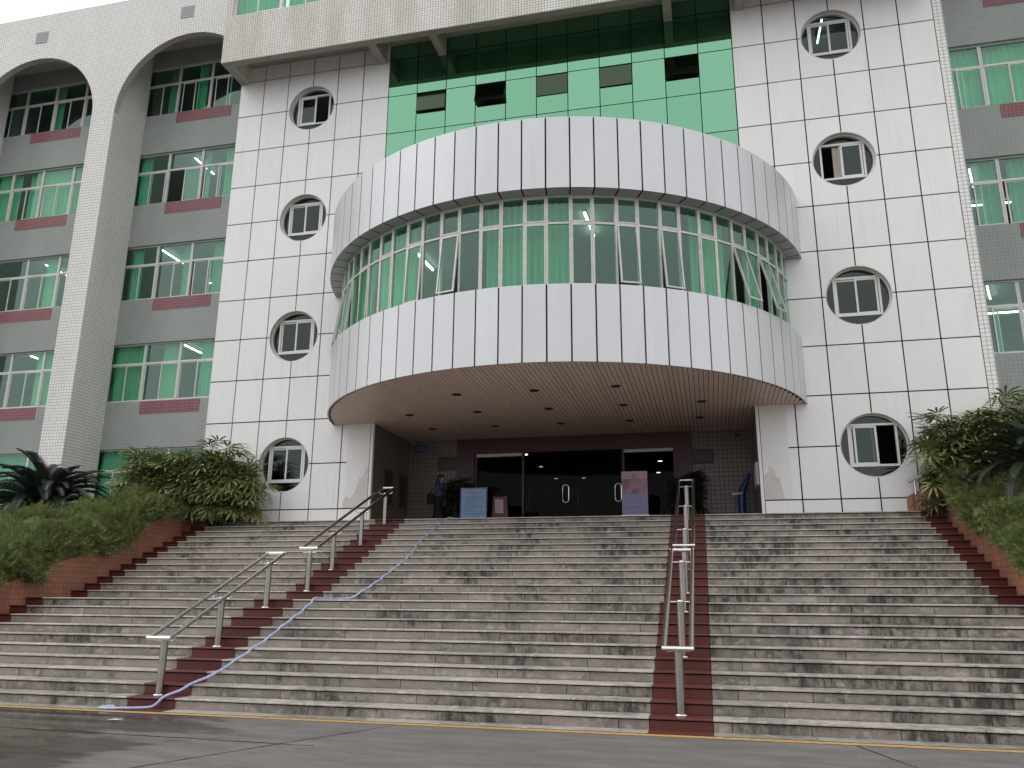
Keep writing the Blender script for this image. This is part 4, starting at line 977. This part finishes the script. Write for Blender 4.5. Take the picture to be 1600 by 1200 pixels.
# ================================================================= HANDRAILS
def handrail(x, y0, z0, y1, z1, posts, label):
    t = empty('stair_handrail', (x, posts[0][0], SH*posts[0][1]), label, 'handrail')
    hw_ = 0.165; zr = lambda y: z0+(z1-z0)*(y-y0)/(y1-y0)
    for s_ in (-1, 1):
        q = MB(); q.tube([(x+s_*hw_, y0, z0), (x+s_*hw_, y1, z1)], 0.033, 'steel', 14); q.build('rail', t, (x+s_*hw_, y0, z0))
    for yy in (y0, y1):
        q = MB(); q.tube([(x-hw_-0.03, yy, zr(yy)), (x+hw_+0.03, yy, zr(yy))], 0.031, 'chrome', 14); q.build('end_bar', t, (x, yy, zr(yy)))
    for py, k in posts:
        zb = SH*k; zt = zr(py)-0.085
        q = MB(); q.tube([(x, py, zb), (x, py, zt)], 0.052, 'post', 18); q.lathe([(0.0, zt+0.012), (0.046, zt+0.01), (0.056, zt), (0.056, zt-0.012)], x, py, 'chrome', 18)
        q.lathe([(0.085, zb+0.001), (0.085, zb+0.012), (0.053, zb+0.016)], x, py, 'chrome', 18)
        q.build('post', t, (x, py, zb))
        q = MB(); zz = zr(py)-0.07
        q.tube([(x-hw_, py, zr(py)-0.02), (x-hw_, py, zz-0.01), (x-hw_+0.03, py, zz-0.03), (x+hw_-0.03, py, zz-0.03), (x+hw_, py, zz-0.01), (x+hw_, py, zr(py)-0.02)], 0.011, 'chrome', 8); q.build('bracket', t, (x, py, zz))
lowp = ((-8.60, 1), (-7.24, 5), (-5.84, 9)); upp = ((-4.31, 11), (-3.27, 14), (-1.87, 18), (-0.50, 22))
handrail(0.70, -8.74, 0.93, -5.62, 2.285, lowp, 'lower steel handrail beside the blue hose')
handrail(0.70, -4.36, 2.45, -0.33, 4.18, upp, 'upper steel handrail nearest the left entrance corner')
handrail(8.02, -8.74, 0.93, -5.60, 2.30, lowp, 'lower steel handrail on the right red strip')
handrail(8.02, -4.36, 2.45, -0.33, 4.18, upp, 'upper steel handrail on the right red strip')

# ================================================================= HOSE
hx = {1: 1.0, 2: 1.19, 3: 1.38, 4: 1.44, 5: 1.50, 6: 1.55, 7: 1.575, 8: 1.60, 9: 1.61, 10: 1.60, 11: 2.0, 12: 2.08, 13: 2.14, 14: 2.18, 15: 2.23, 16: 2.25, 17: 2.22, 18: 2.18, 19: 2.17, 20: 2.20, 21: 2.23, 22: 2.27, 23: 2.33}
hr = 0.018
pts = [(0.30, -8.985, hr+0.008), (0.20, -9.01, hr+0.008), (0.15, -9.08, hr+0.006), (0.20, -9.15, hr+0.006), (0.35, -9.16, hr+0.006), (0.55, -9.10, hr+0.008), (0.75, -9.03, hr+0.01), (0.89, -8.955, hr+0.03)]
for k in range(1, 24):
    j = 0.006*math.sin(k*2.3)
    pts.append((hx[k]+j, SY(k)-0.005, SH*k+hr+0.002))
    if k < 23 and k != 10:
        pts.append(((hx[k]+hx[k+1])/2+0.01*math.sin(k*1.7), (SY(k)+SY(k+1))/2+0.02, SH*k+hr+0.066))
    if k == 10: pts += [(1.62, SY(10)+0.3, SH*10+hr+0.001), (1.68, SY(10)+0.75, SH*10+hr+0.001), (1.83, SY(11)-0.10, SH*10+hr+0.02)]
pts += [(2.40, -0.1, PZ+hr+0.002), (2.5, 0.4, PZ+hr+0.002), (2.9, 1.5, PZ+hr+0.002), (3.2, 2.4, PZ+hr+0.002)]
def catmull(P, n=6):
    P = [Vector(p) for p in P]; out = []
    for i in range(len(P)-1):
        a, b_, c, d = P[max(i-1, 0)], P[i], P[i+1], P[min(i+2, len(P)-1)]
        for j in range(n):
            t = j/n; out.append(0.5*((2*b_)+(c-a)*t+(2*a-5*b_+4*c-d)*t*t+(3*b_-a-3*c+d)*t**3))
    return out+[P[-1]]
q = MB(); q.tube(catmull(pts, 5), hr, 'hose', 8); tag(q.build('water_hose', None, (1.0, -9, 0)), 'pale blue water hose running down the steps onto the road', 'hose')
q = MB(); r_ = random.Random(3)
q.poly([(0.98, -10.0, 0.006), (1.10, -9.98, 0.012), (1.16, -9.92, 0.008), (1.05, -9.90, 0.014)], 'white'); tag(q.build('paper_scrap', None, (1.05, -9.95, 0.005)), 'scrap of white paper on the wet road', 'litter')

# ================================================================= ENTRANCE THINGS
# notice board on a stand
t = empty('notice_board', (2.66, 0.6, PZ), 'light blue notice board on a stand at the head of the steps', 'notice board')
q = MB(); frame_bars(q, 2.31, 3.01, 3.44, 4.25, 0.585, 0.62, 0.035, 'frame_bl'); q.build('frame', t, (2.66, 0.6, 3.5))
q = MB(); q.box(2.344, 2.976, 0.59, 0.612, 3.474, 4.216, 'paper_b'); q.build('notice_sheet', t, (2.66, 0.6, 3.5))
q = MB(); r_ = random.Random(12)
x = 2.44
while x < 2.86: q.box(x, x+0.022, 0.587, 0.5885, 4.125, 4.15, 'print_r'); x += 0.031
x = 2.60
while x < 2.72: q.box(x, x+0.018, 0.587, 0.5885, 4.07, 4.09, 'print_r'); x += 0.027
for j in range(11):
    z = 4.02-j*0.047; x = 2.40 if j % 3 else 2.44; xe = 2.92 if j % 4 != 3 else 2.7
    while x < xe:
        wd = r_.choice((0.012, 0.016, 0.02)); q.box(x, x+wd, 0.587, 0.5885, z, z+0.016, 'print'); x += wd+r_.choice((0.006, 0.008, 0.018))
q.build('print', t, (2.66, 0.59, 3.5))['kind'] = 'stuff'
for xx in (2.33, 2.99):
    q = MB(); q.tube([(xx, 0.63, PZ), (xx, 0.63, 4.28)], 0.014, 'frame_bl', 8); q.tube([(xx, 0.45, PZ+0.012), (xx, 0.8, PZ+0.012)], 0.012, 'frame_bl', 8); q.build('leg', t, (xx, 0.63, PZ))
t = empty('small_notice_stand', (3.29, 0.8, PZ), 'small dark red stand with a pink sheet beside the blue notice board', 'notice stand')
q = MB(); q.prism([(3.08, 3.42), (3.52, 3.42), (3.47, 4.03), (3.12, 4.03)], 0.79, 0.82, 'red_board'); q.build('board', t, (3.3, 0.8, 3.4), recalc=True)
q = MB(); q.prism([(3.175, 3.62), (3.40, 3.61), (3.385, 3.96), (3.165, 3.97)], 0.784, 0.788, 'pink'); q.build('sheet', t, (3.3, 0.79, 3.6), recalc=True)
for xx in (3.1, 3.5): q = MB(); q.tube([(xx, 0.9, PZ), (xx*0.8+3.3*0.2, 0.82, 4.05)], 0.012, 'steel', 8); q.build('leg', t, (xx, 0.85, PZ))
# roll-up banner
t = empty('roll_up_banner', (6.78, 0.3, PZ), 'pink and lavender roll up banner right of the doors', 'banner')
box('sheet', 6.47, 7.09, 0.296, 0.30, 3.46, 3.985, 'ban_l', t); box('header_sheet', 6.47, 7.09, 0.296, 0.30, 4.335, 4.515, 'pink', t)
q = MB(); q.box(6.47, 7.09, 0.2955, 0.2995, 3.986, 4.334, 'ban_p'); q.build('picture', t, (6.78, 0.3, 4.0))
q = MB(); n = 20
q.grid([[(6.78+0.055*math.cos(2*math.pi*k/n), 0.294, 4.405+0.05*math.sin(2*math.pi*k/n)) for k in range(n)], [(6.78+0.038*math.cos(2*math.pi*k/n), 0.294, 4.405+0.034*math.sin(2*math.pi*k/n)) for k in range(n)]], 'print', False, True)
q.box(6.70, 6.735, 0.2935, 0.2945, 4.355, 4.363, 'print'); q.box(6.825, 6.86, 0.2935, 0.2945, 4.355, 4.363, 'print')
for i in range(3): q.box(6.53+0.045*i, 6.555+0.045*i, 0.2935, 0.2945, 4.375, 4.395, 'print')
for i, (a, e) in enumerate(((6.52, 6.57), (6.60, 6.66), (6.69, 6.78), (6.82, 6.92))): q.box(a, e, 0.2935, 0.2945, 3.64, 3.652, 'print')
q.build('print', t, (6.78, 0.294, 4))['kind'] = 'stuff'
q = MB(); q.box(6.44, 7.12, 0.24, 0.36, PZ, PZ+0.07, 'steel'); q.build('base', t, (6.78, 0.3, PZ)); q = MB(); q.tube([(6.78, 0.32, PZ+0.07), (6.78, 0.32, 4.53)], 0.01, 'steel', 8); q.build('pole', t, (6.78, 0.32, PZ))
# potted plants either side of the doors
def potted(x, y, label, seed, h):
    q = MB(); q.lathe([(0.0, PZ+0.001), (0.15, PZ+0.001), (0.19, PZ+0.30), (0.21, PZ+0.33), (0.19, PZ+0.34), (0.0, PZ+0.31)], x, y, 'pot', 18)
    t = lady((x, y, PZ+0.42), 0.40, 0.26, h*0.9, label, seed, 60, 0.30, fill=90, name='potted_palm', cat='potted plant', LL=LD); q.build('pot', t, (x, y, PZ)); return t
potted(1.95, 1.75, 'bushy dark potted palm behind the blue notice board', 41, 0.92)
potted(8.0, 1.9, 'bushy dark potted palm behind the right upper handrail', 42, 0.95)
# blue stand near the right wall
t = empty('blue_kiosk_stand', (9.38, 2.3, PZ), 'slim bent blue stand with a small white handle near the right entrance wall', 'stand')
q = MB(); q.tube([(9.34, 2.3, PZ), (9.34, 2.3, 4.12), (9.40, 2.28, 4.32), (9.55, 2.25, 4.62), (9.57, 2.25, 4.68)], [0.10, 0.10, 0.085, 0.05, 0.035], 'blue', 10); q.build('body', t, (9.38, 2.3, PZ))
q = MB(); q.tube([(9.10, 2.15, 4.13), (9.18, 2.14, 4.14), (9.36, 2.2, 4.16)], 0.028, 'white', 8); q.build('handle', t, (9.2, 2.2, 4.1))
q = MB(); q.lathe([(0.0, PZ+0.03), (0.15, PZ+0.03), (0.17, PZ+0.002)], 9.34, 2.3, 'blue', 16); q.build('base', t, (9.34, 2.3, PZ))

# ---- person at the entrance, facing right
def skinned(name, verts, edges, radii, mat, parent, loc, rotz=0, sub=2, scale=1.0, root=0):
    me = bpy.data.meshes.new(name); me.from_pydata(verts, edges, []); o = bpy.data.objects.new(name+'_src', me); COL.objects.link(o)
    md = o.modifiers.new('skin', 'SKIN'); md.use_smooth_shade = True
    for i, r_ in enumerate(radii):
        sv = me.skin_vertices[0].data[i]; sv.radius = r_ if isinstance(r_, tuple) else (r_, r_); sv.use_root = (i == root)
    ss = o.modifiers.new('sub', 'SUBSURF'); ss.levels = sub; ss.render_levels = sub
    dg = bpy.context.evaluated_depsgraph_get(); ev = o.evaluated_get(dg); m2 = bpy.data.meshes.new_from_object(ev); m2.name = name
    bpy.data.objects.remove(o); m2.materials.clear(); m2.materials.append(M[mat])
    for p_ in m2.polygons: p_.use_smooth = True
    ob = bpy.data.objects.new(name, m2); link(ob, parent, loc); ob.rotation_euler = (0, 0, rotz); ob.scale = (scale,)*3
    return ob
PX, PY = 1.22, 2.15; PS = 0.86                       # facing +X
pr = empty('person', (PX, PY, PZ), 'person with long dark hair in blue top and long black skirt carrying bags', 'person')
V = []; E = []; Rr = []
def vtx(p, r_, par=None):
    V.append(p); Rr.append(r_)
    if par is not None: E.append((par, len(V)-1))
    return len(V)-1
pel = vtx((0, 0, 0.90), (0.13, 0.12)); wst = vtx((0.0, 0, 1.06), (0.11, 0.10), pel); che = vtx((0.01, 0, 1.24), (0.13, 0.11), wst); nb = vtx((0.02, 0, 1.38), 0.055, che); nk = vtx((0.04, 0, 1.44), 0.048, nb)
hd0 = vtx((0.05, 0, 1.50), (0.075, 0.075), nk); hd1 = vtx((0.06, 0, 1.58), (0.092, 0.08), hd0); hd2 = vtx((0.05, 0, 1.64), 0.065, hd1)
nose = vtx((0.155, 0, 1.545), 0.016, hd1)
for sg in (-1, 1):
    sh_ = vtx((0.0, sg*0.15, 1.34), 0.055, che); 
    if sg < 0: el = vtx((0.07, sg*0.19, 1.09), 0.04, sh_); wr = vtx((0.29, sg*0.13, 1.10), 0.028, el)
    else: el = vtx((-0.01, sg*0.20, 1.08), 0.04, sh_); wr = vtx((0.20, sg*0.17, 1.02), 0.028, el)
    wp = V[wr]; pm = vtx((wp[0]+0.055, wp[1], wp[2]+0.005), (0.02, 0.032), wr)
    for fi in range(4):
        oy = (fi-1.5)*0.017; ln = (0.052, 0.06, 0.056, 0.044)[fi]
        f1 = vtx((wp[0]+0.085, wp[1]+oy, wp[2]-0.002), 0.0085, pm); f2 = vtx((wp[0]+0.085+ln*0.6, wp[1]+oy*1.1, wp[2]-0.012), 0.008, f1); vtx((wp[0]+0.085+ln, wp[1]+oy*1.1, wp[2]-0.035), 0.0065, f2)
    th = vtx((wp[0]+0.04, wp[1]-sg*0.04, wp[2]+0.01), 0.009, pm); vtx((wp[0]+0.075, wp[1]-sg*0.05, wp[2]), 0.0075, th)
    hp = vtx((0.0, sg*0.085, 0.84), 0.085, pel); kn = vtx((0.03 if sg > 0 else -0.02, sg*0.085, 0.46), 0.055, hp); an = vtx((-0.03 if sg > 0 else -0.07, sg*0.08, 0.08), 0.036, kn); toe = vtx((0.10 if sg > 0 else 0.06, sg*0.09, 0.035), 0.03, an)
skinned('body', V, E, Rr, 'skin', pr, (PX, PY, PZ), R(-12), 2, PS)
def local(q, name):
    o = q.build(name); o.parent = pr; o.location = (0, 0, 0); o.rotation_euler = (0, 0, R(-12)); o.scale = (PS,)*3; return o
def ell(rows_): return [[(cx+rx*math.cos(2*math.pi*k/20), cy+ry*math.sin(2*math.pi*k/20), z) for k in range(20)] for cx, cy, rx, ry, z in rows_]
q = MB(); q.grid(ell([(0, 0, 0.135, 0.155, 0.98), (0.0, 0, 0.125, 0.145, 1.08), (0.01, 0, 0.145, 0.16, 1.22), (0.01, 0, 0.14, 0.175, 1.33), (0.015, 0, 0.085, 0.10, 1.395), (0.025, 0, 0.06, 0.065, 1.42)]), 'top', True, True)
for sg, pts_ in ((-1, [(0.0, -0.15, 1.345), (0.05, -0.18, 1.15), (0.10, -0.18, 1.095)]), (1, [(0.0, 0.15, 1.345), (0.0, 0.195, 1.15), (0.03, 0.198, 1.075)])): q.tube(pts_, [0.07, 0.06, 0.055], 'top', 10)
local(q, 'top')
q = MB(); q.grid(ell([(0, 0, 0.14, 0.16, 1.0), (0, 0, 0.165, 0.185, 0.86), (0.0, 0, 0.19, 0.20, 0.6), (0.01, 0, 0.235, 0.23, 0.30), (0.02, 0, 0.265, 0.25, 0.14)]), 'skirt', True, True); local(q, 'skirt')
q = MB(); q.grid(ell([(0.03, 0, 0.03, 0.03, 1.705), (0.025, 0, 0.085, 0.085, 1.685), (0.01, 0, 0.108, 0.10, 1.62), (-0.02, 0, 0.10, 0.105, 1.54), (-0.05, 0, 0.085, 0.11, 1.42), (-0.085, 0, 0.07, 0.11, 1.28), (-0.095, 0, 0.045, 0.09, 1.14), (-0.09, 0, 0.01, 0.03, 1.08)]), 'hair', True, True); local(q, 'hair')
for sg in (-1, 1):
    q = MB(); q.lathe([(0, 0), (0.016, 0.001), (0.013, 0.006), (0, 0.009)], 0, 0, 'hair', 8); q.v = [(0.142+z*0.6, sg*0.032+x*0.8, 1.575+y*0.6) for x, y, z in q.v]; local(q, 'eye')
q = MB(); q.box(0.145, 0.152, -0.022, 0.022, 1.50, 1.508, 'print_r'); local(q, 'mouth')
for sg in (-1, 1):
    q = MB(); bx_ = -0.03 if sg > 0 else -0.07; q.grid(ell([(bx_+0.06, sg*0.085, 0.115, 0.045, 0.0), (bx_+0.06, sg*0.085, 0.12, 0.048, 0.03), (bx_+0.03, sg*0.085, 0.08, 0.045, 0.075), (bx_, sg*0.08, 0.045, 0.042, 0.11)]), 'shoe', True, True); local(q, 'shoe')
def bag(name, verts_box, mat, label, cat, strap):
    q = MB(); q.box(*verts_box, mat); q.tube(strap, 0.012, mat, 6); me_o = q.build(name, None, (PX, PY, PZ)); 
    me_o.data.transform(Matrix.Translation((PX, PY, PZ))); me_o.data.transform(Matrix.Translation((-PX, -PY, -PZ)))
    tag(me_o, label, cat); return me_o
def rotp(x, y, z): a = R(-12); return (PX+PS*(x*math.cos(a)-y*math.sin(a)), PY+PS*(x*math.sin(a)+y*math.cos(a)), PZ+PS*z)
q = MB(); bp = [(-0.33, -0.24), (-0.10, -0.24), (-0.10, 0.24-0.4), (-0.33, 0.24-0.4)]
q.prismz([rotp(x, y, 0)[:2] for x, y in bp], PZ+PS*0.74, PZ+PS*1.06, 'skirt'); q.tube([rotp(-0.30, -0.2, 1.05), rotp(-0.12, -0.19, 1.25), rotp(-0.0, -0.16, 1.415), rotp(-0.1, -0.18, 1.05)], 0.011, 'skirt', 6)
tag(q.build('shoulder_bag', None, rotp(-0.2, -0.2, 0.74)), 'black shoulder bag on the back of the standing person', 'bag')
q = MB(); bp = [(0.24, -0.16), (0.47, -0.16), (0.47, -0.08), (0.24, -0.08)]
q.prismz([rotp(x, y, 0)[:2] for x, y in bp], PZ+PS*0.66, PZ+PS*1.02, 'teal'); q.tube([rotp(0.30, -0.12, 1.01), rotp(0.35, -0.125, 1.10), rotp(0.40, -0.12, 1.01)], 0.010, 'teal', 6)
tag(q.build('tote_bag', None, rotp(0.35, -0.12, 0.66)), 'teal tote bag held in front of the standing person', 'bag')

# two dry leaves
for (x, y, z), l_ in (((12.02, SY(7)+0.12, SH*7+0.006), 'small dry leaf fallen on the right flight of steps'), ((2.75, -9.22, 0.008), 'small yellow leaf on the painted road line')):
    q = MB(); n = 8; q.poly([(x+0.05*math.cos(2*math.pi*k/n)*(1+0.4*math.cos(2*math.pi*k/n)), y+0.022*math.sin(2*math.pi*k/n), z+0.012*abs(math.sin(2*math.pi*k/n))) for k in range(n)], 'yellow')
    q.tube([(x-0.03, y, z), (x-0.07, y-0.01, z+0.004)], 0.002, 'cane', 4); tag(q.build('fallen_leaf', None, (x, y, z)), l_, 'leaf')
